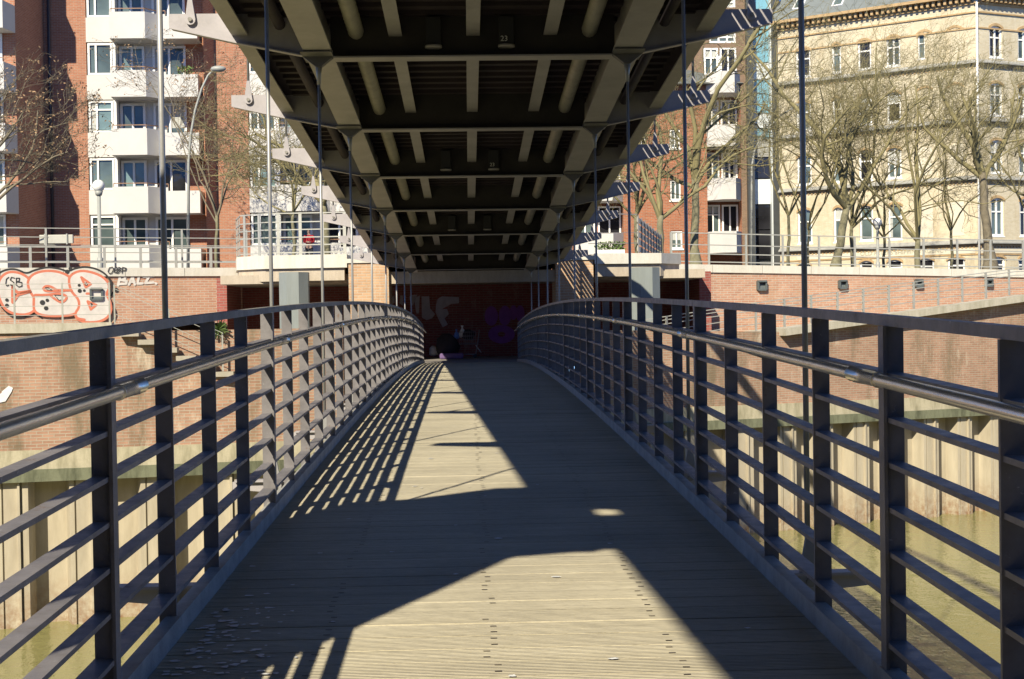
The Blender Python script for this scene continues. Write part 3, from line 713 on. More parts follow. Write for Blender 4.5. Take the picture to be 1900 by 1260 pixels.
for q in ([(930,275),(950,265),(965,290),(945,295),(930,275)],[(1000,490),(1018,500),(1008,525),(1000,490)],[(500,320),(530,320),(575,348),(520,345),(500,320)],[(600,400),(680,405),(690,450),(650,460),(600,400)],[(155,378),(180,395),(158,410),(155,378)]): strokes(m, z5(q), .022, A, u, n, .0835)
for q in ([(1240,92),(1205,100),(1190,140),(1205,165),(1230,160),(1250,120),(1240,92)],[(1290,95),(1262,105),(1258,150),(1290,158)],[(1262,128),(1290,125)],[(1310,95),(1290,120),(1330,130),(1300,160),(1285,150),(1335,105),(1310,95)],[(1345,160),(1350,95),(1390,105),(1385,130),(1350,132)]): strokes(m, z5(q), .026, A, u, n, .082)
m.build('graffiti_tags', MT['g_black'], fl)
m = MB()
for q in ([(1325,190),(1300,290)],[(1325,190),(1380,195),(1375,225),(1330,235),(1395,245),(1390,275),(1305,280)],[(1420,285),(1460,200),(1485,285)],[(1435,255),(1480,255)],[(1530,195),(1515,275),(1570,272)],[(1580,200),(1690,195)],[(1640,200),(1600,270),(1690,262)],[(1715,270),(1722,275)]): strokes(m, z5(q), .075, A, u, n, .022)
m.build('graffiti_writing', MT['g_white'], fl)

# ------------------------------------------------------------------ underpass at the bridge end
up_ = thing('underpass', 'dark brick underpass below the street where the footbridge ends', 'underpass', (0, 45, ZF))
YB = 45.6
m = MB(); m.box(-7.4, 7.6, YB, YB+.4, ZF-.1, 1.28); m.build('back_wall', MT['brickU'], up_)
m = MB(); m.box(XU-2.42, XU+2.42, 40.75, 41.15, 1.02, 1.36); m.build('edge_beam', MT['ceil'], up_)
m = MB(); m.box(-7.1, 6.9, 41.15, YB+.6, 1.08, 1.33); m.build('ceiling', MT['ceil'], up_)
for xa_, xb_ in ((-7.45,-7.15),(6.95,7.3)): m = MB(); m.box(xa_, xb_, 42.5, YB, ZF-.1, 1.3); m.build('side_wall', MT['brickU'], up_)
n = V((0,-1,0)); A = V((0,YB,0)); u = X_
z6 = lambda L_: [(700+x/6.333, 520+y/6.333) for x, y in L_]
m = MB()
for q in ([(170,200),(200,180),(205,260),(160,300)],[(270,180),(300,180),(300,300),(260,270)],[(380,190),(410,175),(470,170),(440,240),(420,300),(390,280)],[(430,210),(500,180),(490,390),(460,390),(440,280)],[(520,190),(610,190),(620,330),(680,400),(640,450),(580,470),(525,440)],[(710,220),(760,190),(960,200),(960,270),(870,280),(760,340),(820,340),(840,400),(790,450),(830,520),(770,555),(720,460),(685,380),(690,290)]):
    m = MB(); m.poly([at_plane(x, y, A+n*.006, n) for x, y in z6(q)], True); m.build('graffiti_letter', MT['g_grey'], up_)
for cx, cy, rx, ry in ((1340,420,78,115),(1500,415,72,115),(1600,380,45,85),(1680,390,50,95)):
    m = MB(); m.poly([at_plane(700+(cx+rx*math.cos(i*.314))/6.333, 520+(cy+ry*math.sin(i*.314))/6.333, A+n*.006, n) for i in range(20)], False); m.build('graffiti_lobe', MT['g_purple'], up_)
m = MB(); k_ = 28
for i in range(k_):
    q = []
    for j, f_ in ((i,1),(i+1,1),(i+1,.28),(i,.28)): q.append(at_plane(700+(1460+155*f_*math.cos(2*math.pi*j/k_))/6.333, 520+(635+108*f_*math.sin(2*math.pi*j/k_))/6.333, A+n*.009, n))
    m.quad(*q)
m.build('graffiti_ring', MT['g_purple'], up_)
for sg, side in ((-1,'left'),(1,'right')):
    x0, x1 = (-3.38,-2.24) if sg < 0 else (2.52, 3.60)
    t = thing('brick_pier', 'pale brick pier at the %s edge of the underpass opening' % side, 'pier', ((x0+x1)/2, 40.9, ZF), 'brick piers beside the underpass')
    m = MB(); m.box(x0, x1, 40.6, 42.4, ZF-.2, 1.62); m.build('shaft', MT['brickP'], t)
    m = MB(); m.box(x0-.04, x1+.04, 40.55, 42.45, 1.62, 1.74); m.build('cap', MT['cope'], t)
    cx = -4.87 if sg < 0 else 5.02
    t = thing('concrete_column', 'grey octagonal concrete column holding the %s street slab' % side, 'column', (cx, 40.2, ZF), 'concrete columns under the street slabs')
    m = MB(); m.prism([(cx+.44*math.cos(R(22.5+45*i)), 40.2+.44*math.sin(R(22.5+45*i)), ZF-.1) for i in range(8)][::-1], (0,0,2.68)); m.build('shaft', MT['col'], t)
    t = thing('street_slab', 'cantilevered pale concrete street slab above the %s column' % side, 'slab', (cx, 41.5, 1.4), 'street slabs beside the bridge')
    pl = [(-7.05,43.6),(-6.7,41.6),(-5.8,40.9),(-3.42,40.6),(-3.42,46.4),(-7.05,46.4)] if sg < 0 else [(3.64,40.6),(5.6,40.9),(6.3,41.8),(6.45,46.8),(3.64,46.8)]
    zt_ = 1.88 if sg < 0 else 1.80
    m = MB(); m.prism([(x,y,1.50) for x, y in pl][::-1], (0,0,zt_-1.50)); m.build('fascia', MT['cope'], t)
    m = MB(); cxx = sum(p[0] for p in pl)/len(pl); cyy = sum(p[1] for p in pl)/len(pl)
    m.prism([(cxx+(x-cxx)*.96,cyy+(y-cyy)*.96,1.14) for x, y in pl][::-1], (0,0,.36)); m.build('soffit', MT['ceil'], t)
# street slab railings
t = thing('slab_railing', 'grey railing with broad plate posts along the left street slab', 'railing', (-5.5, 41, 1.88))
railing([(-7.0,43.5,1.86),(-6.6,41.8,1.86),(-5.8,41.1,1.86),(-3.5,40.9,1.86)], 1.25, .62, (.10,.32,.54,.76,.98,1.23), MT['railgalv'], t, .09, .03, .02)
t = thing('slatted_railing', 'broad slatted railing panel rising behind the right concrete column', 'railing', (5, 42, 1.80))
p0 = at(1183,460,41.2); p1 = at(1226,481,51.0); p0.z = 1.86; p1.z = 1.86
m = MB()
for k in range(5): m.bar(p0+Z_*(.10+.21*k), p1+Z_*(.10+.21*k), .02, .155)
m.build('slat', MT['railgalv'], t)
for k in range(9):
    m = MB(); p = p0.lerp(p1, k/8); m.box(p.x+.015, p.x+.045, p.y-.02, p.y+.02, 1.72, 2.92); m.build('post', MT['rail'], t)
m = MB(); m.bar(V((3.5,41.0,1.86+1.12)), p0+Z_*1.08, .03, .03); m.bar(V((3.5,41.0,2.4)), p0+Z_*.55, .02, .02); m.bar(V((3.5,41.0,2.1)), p0+Z_*.25, .02, .02); m.build('rail', MT['rail'], t)
# street railings on the flood walls
t = thing('street_railing', 'tall thin street railing behind the coping above the graffiti', 'railing', (-14, 42.8, ZC), 'street railings')
railing([(-24,38.95,ZC-.2),(-13.8,42.9,ZC-.2),(-7.0,45.45,ZC-.2)], 1.42, 2.08, (.42,.68,.90,1.14,1.41), MT['railgalv'], t, .055, .026)
t = thing('street_railing', 'low front street railing with stout posts on the coping above the graffiti', 'railing', (-14, 42.2, ZC), 'street railings')
railing([(-24,38.6,ZC),(-13.8,42.52,ZC),(-7.0,45.1,ZC)], .64, 1.08, (.17,.63), MT['railgalv'], t, .075, .045)
t = thing('street_railing', 'pale tubular street railing on the right flood wall in front of the bare trees', 'railing', (12, 51, ZC), 'street railings')
railing([(6.8,47.3,1.65),(13.4,48.8,1.50),(20.4,50.6,1.36),(45,56.1,1.34)], 1.12, 1.35, (.15,.42,.72,1.11), MT['railgalv'], t, .06, .035)
t = thing('noticeboard', 'grey notice board on the railing before the left brick house', 'board', at(105,455,43.6))
c = at(105,444,43.4); m = MB(); m.box(c.x-.50, c.x+.50, c.y-.06, c.y+.06, c.z-.13, c.z+.13); m.build('panel', MT['railgalv'], t, .01)
m = MB(); m.box(c.x-.35, c.x-.31, c.y-.1, c.y-.062, c.z-.16, c.z+.16); m.box(c.x+.31, c.x+.35, c.y-.1, c.y-.062, c.z-.16, c.z+.16); m.build('bracket', MT['lampgrey'], t)

# ------------------------------------------------------------------ windows and facades
def fbox(mb, O, u, n, u0, u1, z0, z1, d0, d1):
    c = O + u*((u0+u1)/2) + n*((d0+d1)/2); c = V((c.x, c.y, (z0+z1)/2)); mb.frame(c, u, n, Z_, abs(u1-u0)/2, abs(d1-d0)/2, abs(z1-z0)/2)
WR = random.Random(5)
def window(par, O, u, n, u0, u1, z0, z1, mull=(), trans=(), fw=.07, depth=.10, d=0, gl='glass', fm='white', arch_=0, sill=None):
    """window = frame mesh, pane child"""
    m = MB()
    fbox(m, O,u,n,u0,u0+fw,z0,z1,d,d+depth); fbox(m, O,u,n,u1-fw,u1,z0,z1,d,d+depth)
    fbox(m, O,u,n,u0+fw,u1-fw,z0,z0+fw,d,d+depth); fbox(m, O,u,n,u0+fw,u1-fw,z1-fw,z1,d,d+depth)
    for q in mull: x = u0+(u1-u0)*q; fbox(m, O,u,n,x-fw*.45,x+fw*.45,z0+fw,z1-fw,d,d+depth*.9)
    for q in trans: z = z0+(z1-z0)*q; fbox(m, O,u,n,u0+fw,u1-fw,z-fw*.4,z+fw*.4,d,d+depth*.8)
    if sill: fbox(m, O,u,n,u0-.06,u1+.06,z0-.08,z0-.003,d,d+depth+.10)
    w = m.build('window', MT[fm], par)
    m = MB(); fbox(m, O,u,n,u0+fw*.6,u1-fw*.6,z0+fw*.6,z1-fw*.6,d+.005,d+.03); m.build('pane', MT[gl], w)
    q = WR.random()
    if q < .42 and (u1-u0) > .5:                           # blind or curtains behind the pane's face
        m = MB(); h_ = z1-z0-2*fw; w_ = u1-u0-2*fw
        if q < .20: fbox(m, O,u,n,u0+fw,u1-fw,z1-fw-h_*WR.uniform(.2,.6),z1-fw,d+.031,d+.036)
        else:
            c_ = WR.uniform(.14,.26); fbox(m, O,u,n,u0+fw,u0+fw+w_*c_,z0+fw,z1-fw,d+.031,d+.036)
            if q > .30: fbox(m, O,u,n,u1-fw-w_*c_,u1-fw,z0+fw,z1-fw,d+.031,d+.036)
        m.build('blind' if q < .20 else 'curtain', MT['curtain'], w)
    return w
def facade(mb, O, u, n, U0, U1, Z0, Z1, openings, depth=.18):
    us = sorted({U0,U1,*[o[0] for o in openings],*[o[1] for o in openings]}); zs = sorted({Z0,Z1,*[o[2] for o in openings],*[o[3] for o in openings]})
    P = lambda a, z, d=0: V(((O+u*a-n*d).x, (O+u*a-n*d).y, z))
    for a, b in zip(us[:-1], us[1:]):
        for c, e in zip(zs[:-1], zs[1:]):
            am, zm = (a+b)/2, (c+e)/2
            if any(o[0] < am < o[1] and o[2] < zm < o[3] for o in openings): continue
            mb.quad(P(a,c), P(b,c), P(b,e), P(a,e))
    for a, b, c, e in openings:
        mb.quad(P(a,c),P(a,e),P(a,e,depth),P(a,c,depth)); mb.quad(P(b,c),P(b,c,depth),P(b,e,depth),P(b,e))
        mb.quad(P(a,c),P(a,c,depth),P(b,c,depth),P(b,c)); mb.quad(P(a,e),P(b,e),P(b,e,depth),P(a,e,depth))
        mb.quad(P(a,c,depth),P(b,c,depth),P(b,e,depth),P(a,e,depth))
# ------------------------------------------------------------------ left apartment house
YA = 67.0
ap = thing('apartment_house', 'red brick apartment house with stacked white balconies left of the bridge', 'apartment house', (-17, YA, ZS))
def px2x(px, d=0): return at(px, 244, YA-d).x
Pk = [3.62+2.675*k for k in range(6)]
ZT = 19.5
u, n = X_, V((0,-1,0)); O = V((0,YA,0))
m = MB()
plan = [(-140,3.0),(32,3.0),(85,0),(163,0)]
def pl(pts, z0=ZS-.2, z1=ZT):
    for (a, da), (b, db) in zip(pts[:-1], pts[1:]):
        m.quad((px2x(a,da),YA-da,z0),(px2x(b,db),YA-db,z0),(px2x(b,db),YA-db,z1),(px2x(a,da),YA-da,z1))
pl(plan); pl([(163,0),(163,-.6)]); pl([(345,-.6),(380,-.6),(380,.9),(400,0),(461,0),(461,-.6)]); pl([(700,-.6),(740,-.6),(740,.9),(760,0),(860,0)])
m.build('brick_wall', MT['brickC'], ap)
m = MB(); pl([(163,-.6),(345,-.6)]); pl([(461,-.6),(700,-.6)]); m.build('rendered_wall', MT['render'], ap)
m = MB(); m.box(px2x(-140), px2x(860), YA-3.2, YA+14, ZT, ZT+.35); m.build('roof', MT['roof2'], ap)
m = MB(); m.tube([(px2x(95),YA-.08,ZS),(px2x(95),YA-.08,ZT)], .075, 8); m.build('downpipe', MT['pipeblk'], ap)
def balc(x_of, P, k, right=True, mir=False):
    """one storey of a bay: spandrel, window, balcony parapet, rail and glazing"""
    X0, X1, X2, X3, X4, X5, X6 = x_of
    m = MB(); fbox(m, O,u,n,X0,X1+.05,P-1.20,P-.06,-.5,0.02); m.build('spandrel', MT['render'], ap)
    m = MB(); zb = P-1.22
    pts = [(X1+.05,0.0),(X1+.12,.95),(X2,.95),(X3,.35),(X4,.35)]
    for (a, da), (b, db) in zip(pts[:-1], pts[1:]):
        A_ = V((a,YA-da,zb)); B_ = V((b,YA-db,zb)); d = (B_-A_).normalized(); nn = V((d.y,-d.x,0))
        m.prism([A_,B_,B_-nn*.12,A_-nn*.12][::-1], (0,0,P-zb))
    m.prism([(X1+.06,YA+.5,zb+.012),(X1+.06,YA-.01,zb+.012)]+[(a-.03 if i_ else a+.03,YA-da+.06,zb+.012) for i_, (a, da) in enumerate(pts[1:])]+[(X4-.01,YA+.5,zb+.012)], (0,0,.13))
    m.box(X4, X5, YA-.95, YA-.80, zb-.03, P-.22); m.box(X5-.12, X5, YA-.798, YA+.3, zb-.03, P-.22); m.box(X4, X4+.1, YA-.798, YA-.37, zb-.03, P-.22); m.box(X4+.102, X5-.122, YA-.798, YA+.5, zb-.02, zb+.10)
    bp = m.build('balcony_parapet', MT['render'], ap)
    m = MB(); rp_ = [(X1+.16,.88),(X2-.05,.88),(X3-.05,.30),(X4,.30)]
    for (a, da), (b, db) in zip(rp_[:-1], rp_[1:]): m.bar((a,YA-da,P+.16),(b,YA-db,P+.16),.05,.04)
    for a, da in rp_: m.bar((a,YA-da,P-.02),(a,YA-da,P+.16),.03,.03)
    m.build('balcony_rail', MT['rust'], bp)
    window(ap, O,u,n,X0+.06,X1,P-.05,P+1.42,(.33,),() if k % 2 else (.72,),.09,.12,-.10, 'glass' if k != 2 else 'glassT')
    m = MB(); fbox(m, O,u,n,X1,X1+.14,P-.06,P+1.47,-.57,-.02); m.build('side_panel', MT['white'], ap)
    w1 = X1+.20; w2 = X1+.20+(X4-X1)*.46; w3 = w2+.38; w4 = X4+.75
    window(ap, O,u,n,w1,w2,P-.9,P+1.36,(.5,),(),.11,.10,-.59,'glassT' if k % 2 else 'glass'); window(ap, O,u,n,w3,w4,P-.9,P+1.36,(.5,),(),.11,.10,-.59,'glassD' if k == 1 else 'glass')
for k, P in enumerate(Pk):
    balc([px2x(q) for q in (163,211,281,299,313,376,376)], P, k)
    balc([px2x(q) for q in (461,512,590,612,630,698,698)], P, k+1)
    m = MB()                                             # balcony of the projecting wing at the left edge
    a0, a1, a2 = px2x(-120,4.2), px2x(9,4.2), px2x(32,3.0)
    m.prism([(a0,YA-3.0,P-1.35),(a0,YA-4.2,P-1.35),(a1,YA-4.2,P-1.35),(a2,YA-3.0,P-1.35)], (0,0,1.2)); bp = m.build('balcony_parapet', MT['render'], ap)
    m = MB(); m.bar((a0,YA-4.15,P+.02),(a1,YA-4.15,P+.02),.05,.04); m.build('balcony_rail', MT['rust'], bp)
    window(ap, V((0,YA-3.0,0)),u,n,px2x(-60,3),px2x(8,3),P-.1,P+1.3,(.5,),(),.09,.08,.01)
# planters on balconies
for px, P in ((352,Pk[3]-.22),):
    m = MB()
    for i in range(60):
        c = V((px2x(px)+random.uniform(-.35,.35), YA-.7+random.uniform(-.2,.1), P+random.uniform(0,.35))); d = V((random.uniform(-1,1),random.uniform(-1,1),random.uniform(0,1)))*.14
        e = d.orthogonal().normalized()*.04; m.quad(c-e,c+e,c+d+e,c+d-e)
    t = tag(m.build('balcony_plant', MT['flower']), 'green plant growing on the white balcony box below a street lamp head', 'plant')

# ------------------------------------------------------------------ right side houses
YD = 70.0
rh = thing('red_house', 'red brick house with white bays and hipped grey roof right of the bridge', 'house', (9, YD, ZS))
O = V((0,YD,0)); X = lambda px: at(px, 330, YD).x
Zp = lambda px, py: at(px, py, YD).z
ze = Zp(1300,158)
wn = [(1243,334,1263,372),(1243,428,1265,462),(1243,240,1263,276),(1183,250,1200,285)]
ops = [(X(a),X(c),Zp(a,d),Zp(a,b)) for a, b, c, d in wn]
m = MB(); facade(m, O,u,n,X(1156),X(1312),ZS-.2,ze,ops,.16)
m.quad((X(1376),YD,ZS),(X(1376),YD+10,ZS),(X(1376),YD+10,ze),(X(1376),YD,ze)); m.quad((X(1020),YD,ZS),(X(1062),YD,ZS),(X(1062),YD,ze),(X(1020),YD,ze))
m.quad((X(1062),YD+.9,ZS),(X(1156),YD+.9,ZS),(X(1156),YD+.9,ze),(X(1062),YD+.9,ze)); m.quad((X(1156),YD+.9,ZS),(X(1156),YD,ZS),(X(1156),YD,ze),(X(1156),YD+.9,ze))
m.quad((X(1312),YD+.9,ZS),(X(1376),YD+.9,ZS),(X(1376),YD+.9,ze),(X(1312),YD+.9,ze)); m.quad((X(1312),YD,ZS),(X(1312),YD+.9,ZS),(X(1312),YD+.9,ze),(X(1312),YD,ze))
m.build('brick_wall', MT['brickD'], rh)
for a, b, c, e in ops: window(rh, O,u,n,a+.01,b-.01,c+.01,e-.01,(.5,),(),.07,.10,-.15,'glass','white',0,True)
for k in range(4):
    P = Zp(1340, 470-k*98)+1.05
    for x0, x1 in ((1312,1376),(1066,1156)):
        a, b = X(x0), X(x1); w_ = b-a
        m = MB(); m.prism([(a,YD+.9,P-1.05),(a,YD-.05,P-1.05),(a+w_*.35,YD-.75,P-1.05),(b-w_*.25,YD-.75,P-1.05),(b,YD+.1,P-1.05),(b,YD+.9,P-1.05)], (0,0,1.05)); m.build('balcony', MT['render'], rh)
        window(rh, V((0,YD+.9,0)),u,n,a+.05,a+w_*.44,P,P+1.4,(.5,),(.65,),.08,.12,.02); window(rh, V((0,YD+.9,0)),u,n,a+w_*.5,b-.05,P,P+1.4,(.5,),(),.08,.12,.02,'glassD')
m = MB()                                                  # hipped roof
xa, xb = X(1020), X(1380); zr = Zp(1310,117)+.5
p = [V((xa,YD-.5,ze)),V((xb,YD-.5,ze)),V((xb,YD+10,ze)),V((xa,YD+10,ze)),V((xa+1.2,YD+4.5,zr)),V((xb-2.2,YD+4.5,zr))]
m.quad(p[0],p[1],p[5],p[4]); m.poly([p[1],p[2],p[5]]); m.quad(p[2],p[3],p[4],p[5]); m.poly([p[3],p[0],p[4]]); m.quad(p[3],p[2],p[1],p[0]); m.build('roof', MT['roof2'], rh)
t = thing('flower_box', 'flower box with green leaves at the white window right of the bridge', 'flower box', at(1130,462,69))
c = at(1132,466,68.9); m = MB(); m.box(c.x-.7,c.x+.7,c.y-.15,c.y+.1,c.z-.12,c.z+.06); m.build('box', MT['white'], t)
m = MB()
for i in range(160):
    q = c+V((random.uniform(-.7,.7),random.uniform(-.15,.1),.05+random.uniform(0,.35))); d = V((random.uniform(-1,1),random.uniform(-1,1),random.uniform(-.2,1)))*.12
    e = d.orthogonal().normalized()*.04; m.quad(q-e,q+e,q+d+e,q+d-e)
m.build('leaves', MT['flower'], t)
YBn = 95.0
bh = thing('brown_house', 'tall brown brick house with white windows behind the hipped grey roof', 'house', (13, YBn, ZS))
O = V((0,YBn,0)); X = lambda px: at(px, 100, YBn).x; Zp = lambda px, py: at(px, py, YBn).z
wn = [(1316,-48,1366,-12),(1316,-6,1366,14),(1316,58,1366,80),(1316,102,1367,150),(1316,182,1367,250),(1262,58,1290,90),(1262,-20,1290,14)]
ops = [(X(a),X(c),Zp(a,d),Zp(a,b)) for a, b, c, d in wn]
m = MB(); facade(m, O,u,n,X(1150),X(1384),ZS-.2,Zp(1300,-120),ops,.2); m.build('brick_wall', MT['brickE'], bh)
for a, b, c, e in ops: window(bh, O,u,n,a+.01,b-.01,c+.01,e-.01,(.36,.68),(.5,),.13,.12,-.19)
m = MB(); m.box(X(1150),X(1384),YBn-.3,YBn+9,Zp(1300,-120),Zp(1300,-128)); m.build('roof', MT['roof2'], bh)
st = thing('stair_tower', 'slim stair tower of blue and white glass panels between dark tiled strips', 'tower', (15.5, YBn, ZS))
X = lambda px: at(px, 200, YBn).x
m = MB(); m.box(X(1384),X(1396),YBn-.5,YBn+6,ZS-.2,Zp(1400,-120)); m.box(X(1431),X(1446),YBn-.5,YBn+6,ZS-.2,Zp(1400,-120)); m.box(X(1396),X(1431),YBn+.5,YBn+6,ZS-.2,Zp(1400,-120)); m.build('tiled_strip', MT['darkcol'], st)
for ya, yb, mm in ((-110,-60,'whitepanel'),(-58,-10,'glasspanel'),(-8,52,'glasspanel'),(55,114,'glasspanel'),(116,146,'whitepanel'),(148,208,'glasspanel'),(210,236,'whitepanel'),(238,256,'glasspanel'),(258,290,'stoneY'),(292,330,'glassD'),(332,378,'whitepanel'),(380,425,'glassD'),(427,480,'glassD')):
    m = MB(); m.box(X(1398.5),X(1429),YBn+.3,YBn+.42,Zp(1410,yb),Zp(1410,ya)); m.build('panel', MT[mm], st)
m = MB(); m.box(X(1396),X(1398.3),YBn-.2,YBn+.4,ZS,Zp(1400,-118)); m.box(X(1429.2),X(1431),YBn-.2,YBn+.4,ZS,Zp(1400,-118)); m.build('frame', MT['whitepanel'], st)

# ------------------------------------------------------------------ yellow brick warehouse
P0 = V((20.8,94.0,0)); P1 = V((31.22,86.0,0)); P2 = V((47.0,92.6,0))
yb = thing('yellow_house', 'yellow brick house with arched white windows behind the bare trees at right', 'house', (31.2, 86, ZS))
ua = (P1-P0).normalized(); na = V((ua.y,-ua.x,0)); la = (P1-P0).length
uc = (P2-P1).normalized(); nc = V((uc.y,-uc.x,0)); lc = (P2-P1).length
def ya(px, py, O, n_, u_): q = at_plane(px, py, O, n_); return (q-V((O.x,O.y,q.z))).dot(u_), q.z
ZE = 19.1
rows = [(ya(1605,b,P0,na,ua)[1], ya(1605,a,P0,na,ua)[1]) for a, b in ((75,129),(177,232),(279,335),(382,447))]
base = (ya(1605,512,P0,na,ua)[1], ya(1605,484,P0,na,ua)[1])
cols = [(1478,1505),(1545,1562),(1593,1618),(1646,1672)]
opsA = []
for c0, c1 in cols:
    a0 = ya(c0,250,P0,na,ua)[0]; a1 = ya(c1,250,P0,na,ua)[0]
    for z0, z1 in rows: opsA.append((a0,a1,z0,z1))
a0 = ya(1703,100,P0,na,ua)[0]; a1 = ya(1716,100,P0,na,ua)[0]; opsA.append((a0,a1,rows[0][0]+.25,rows[0][1]-.1))
baseA = []
for c0, c1 in [(1480,1505),(1595,1620),(1646,1674),(1702,1733),(1758,1790)]:
    a0 = ya(c0,495,P0,na,ua)[0]; a1 = ya(c1,495,P0,na,ua)[0]; baseA.append((a0,a1,base[0]-.8,base[1]))
opsC = []
for c0, c1 in [(1836,1860),(1889,1914),(1940,1965),(1985,2010)]:
    a0 = ya(c0,100,P1,nc,uc)[0]; a1 = ya(c1,100,P1,nc,uc)[0]
    for z0, z1 in rows: opsC.append((a0,a1,z0,z1+.1))
baseC = []
for c0, c1 in [(1838,1866),(1890,1914)]:
    a0 = ya(c0,495,P1,nc,uc)[0]; a1 = ya(c1,495,P1,nc,uc)[0]; baseC.append((a0,a1,base[0]-.8,base[1]))
m = MB(); facade(m, P0,ua,na,0,la,ZS-.3,ZE,opsA+baseA,.22); facade(m, P1,uc,nc,0,lc,ZS-.3,ZE,opsC+baseC,.22)
Q0 = P0-na*14; m.quad((Q0.x,Q0.y,ZS),(P0.x,P0.y,ZS),(P0.x,P0.y,ZE),(Q0.x,Q0.y,ZE))
def spandrel(O, u_, n_, a, b, z1, rise=.22):               # brick corners that turn the opening into a flat arch
    k = 6
    for s_ in (0,1):
        pts = []
        for i in range(k+1):
            t_ = i/k*.5 if s_ == 0 else 1-i/k*.5; x = a+(b-a)*t_; z = z1-rise*(1-(1-(2*t_-1)**2)); pts.append(V(((O+u_*x).x,(O+u_*x).y,z))-n_*.002)
        cx = a if s_ == 0 else b; cn = V(((O+u_*cx).x,(O+u_*cx).y,z1))-n_*.002
        m.poly([cn]+pts, s_ == 0)
for O_, u_, n_, L_ in ((P0,ua,na,opsA+baseA),(P1,uc,nc,opsC+baseC)):
    for a, b, c, e in L_: spandrel(O_,u_,n_,a,b,e)
m.build('brick_wall', MT['brickY'], yb)
for O_, u_, n_, L_, bs in ((P0,ua,na,opsA,baseA),(P1,uc,nc,opsC,baseC)):
    for a, b, c, e in L_:
        wide = (b-a) > .6; window(yb, O_,u_,n_,a+.005,b-.005,c+.005,e-.005,(.5,) if (O_ is P1 or (wide and random.random()<.3)) else (),(.64,),.11 if wide else .06,.12,-.20,random.choice(('glass','glass','glassD')),'white',0,True)
    for a, b, c, e in bs: window(yb, O_,u_,n_,a+.005,b-.005,c+.005,e-.005,(),(.72,),.11,.12,-.20,'glassD')
m = MB()                                                  # arches over windows and blind arches
def archtrim(O, u_, n_, a, b, z1, rise=.22, th=.16):
    k = 8
    for i in range(k):
        q = []
        for t_ in (i/k, (i+1)/k):
            x = a-.06+(b-a+.12)*t_; z = z1-rise*(2*t_-1)**2; q.append((x,z))
        (x0,z0),(x1,z1_) = q
        A_ = O+u_*x0; B_ = O+u_*x1
        m.prism([(A_.x,A_.y,z0),(B_.x,B_.y,z1_),(B_.x,B_.y,z1_+th),(A_.x,A_.y,z0+th)], n_*.05)
for a, b, c, e in opsA+baseA: archtrim(P0,ua,na,a,b,e)
for a, b, c, e in opsC+baseC: archtrim(P1,uc,nc,a,b,e)
bl = [(ya(a,100,P0,na,ua)[0], ya(b,100,P0,na,ua)[0]) for a, b in ((1702,1728),(1758,1786))]
for a, b in bl:
    for r_ in (0,1): archtrim(P0,ua,na,a,b,rows[r_][1]+.05)
for z_, d_ in ((ZE-.95,.09),(ZE-1.9,.06)):
    fbox(m,P0,ua,na,0,la,z_,z_+.09,0,d_); fbox(m,P1,uc,nc,0,lc,z_,z_+.09,0,d_)
for z_ in (rows[0][0]-.55, rows[1][0]-.55, rows[2][0]-.55, rows[3][0]-.62):
    for O_, u_, n_, l_ in ((P0,ua,na,la),(P1,uc,nc,lc)):
        fbox(m,O_,u_,n_,0,l_,z_,z_+.10,0,.07)
        x = .1
        while x < l_-.1: fbox(m,O_,u_,n_,x,x+.10,z_-.12,z_-.002,0,.06); x += .24
fbox(m,P0,ua,na,0,la,rows[3][0]-1.16,rows[3][0]-1.08,0,.05); fbox(m,P1,uc,nc,0,lc,rows[3][0]-1.16,rows[3][0]-1.08,0,.05)
m.build('arch_trim', MT['ochre'], yb)
m = MB()
for a, b in bl:
    for r_ in (2,3): fbox(m,P0,ua,na,a,b,rows[r_][0]+.05,rows[r_][1]-.1,0,.02)
fbox(m,P0,ua,na,1.2,la-.2,rows[3][0]-1.06,rows[3][0]-.735,0,.03); fbox(m,P1,uc,nc,.2,lc,rows[3][0]-1.06,rows[3][0]-.735,0,.03)
m.build('rendered_panel', MT['renderY'], yb)
m = MB()                                                  # slate ledges and cornice
for z_ in (rows[0][0]-.42, rows[1][0]-.42, rows[2][0]-.42, rows[3][0]-.48):
    for O_, u_, n_, l_ in ((P0,ua,na,la),(P1,uc,nc,lc)):
        A_ = O_; B_ = O_+u_*l_
        m.prism([(A_.x,A_.y,z_),(A_.x+n_.x*.3,A_.y+n_.y*.3,z_),(A_.x+n_.x*.3,A_.y+n_.y*.3,z_+.06),(A_.x,A_.y,z_+.26)], u_*l_)
m.build('string_course', MT['stoneY'], yb)
m = MB()
for O_, u_, n_, l_ in ((P0,ua,na,la),(P1,uc,nc,lc)):
    fbox(m,O_,u_,n_,-.3,l_+.3,ZE,ZE+.18,-.2,.62); fbox(m,O_,u_,n_,-.2,l_+.2,ZE-.42,ZE-.30,0,.12); x = .1
    while x < l_-.1: fbox(m,O_,u_,n_,x,x+.16,ZE-.298,ZE-.002,0,.42); x += .36
m.build('cornice', MT['ochre'], yb)
m = MB(); e_ = .6                                        # roof
r0, r1, r2 = P0+na*e_-ua*.3, P1+(na+nc).normalized()*e_*1.1, P2+nc*e_
hz = ZE+.185
t0_, t1_, t2_ = P0-na*4.5, P1-(na+nc).normalized()*5.0, P2-nc*4.5
m.quad((r0.x,r0.y,hz),(r1.x,r1.y,hz),(t1_.x,t1_.y,hz+5.5),(t0_.x,t0_.y,hz+5.5)); m.quad((r1.x,r1.y,hz),(r2.x,r2.y,hz),(t2_.x,t2_.y,hz+5.5),(t1_.x,t1_.y,hz+5.5))
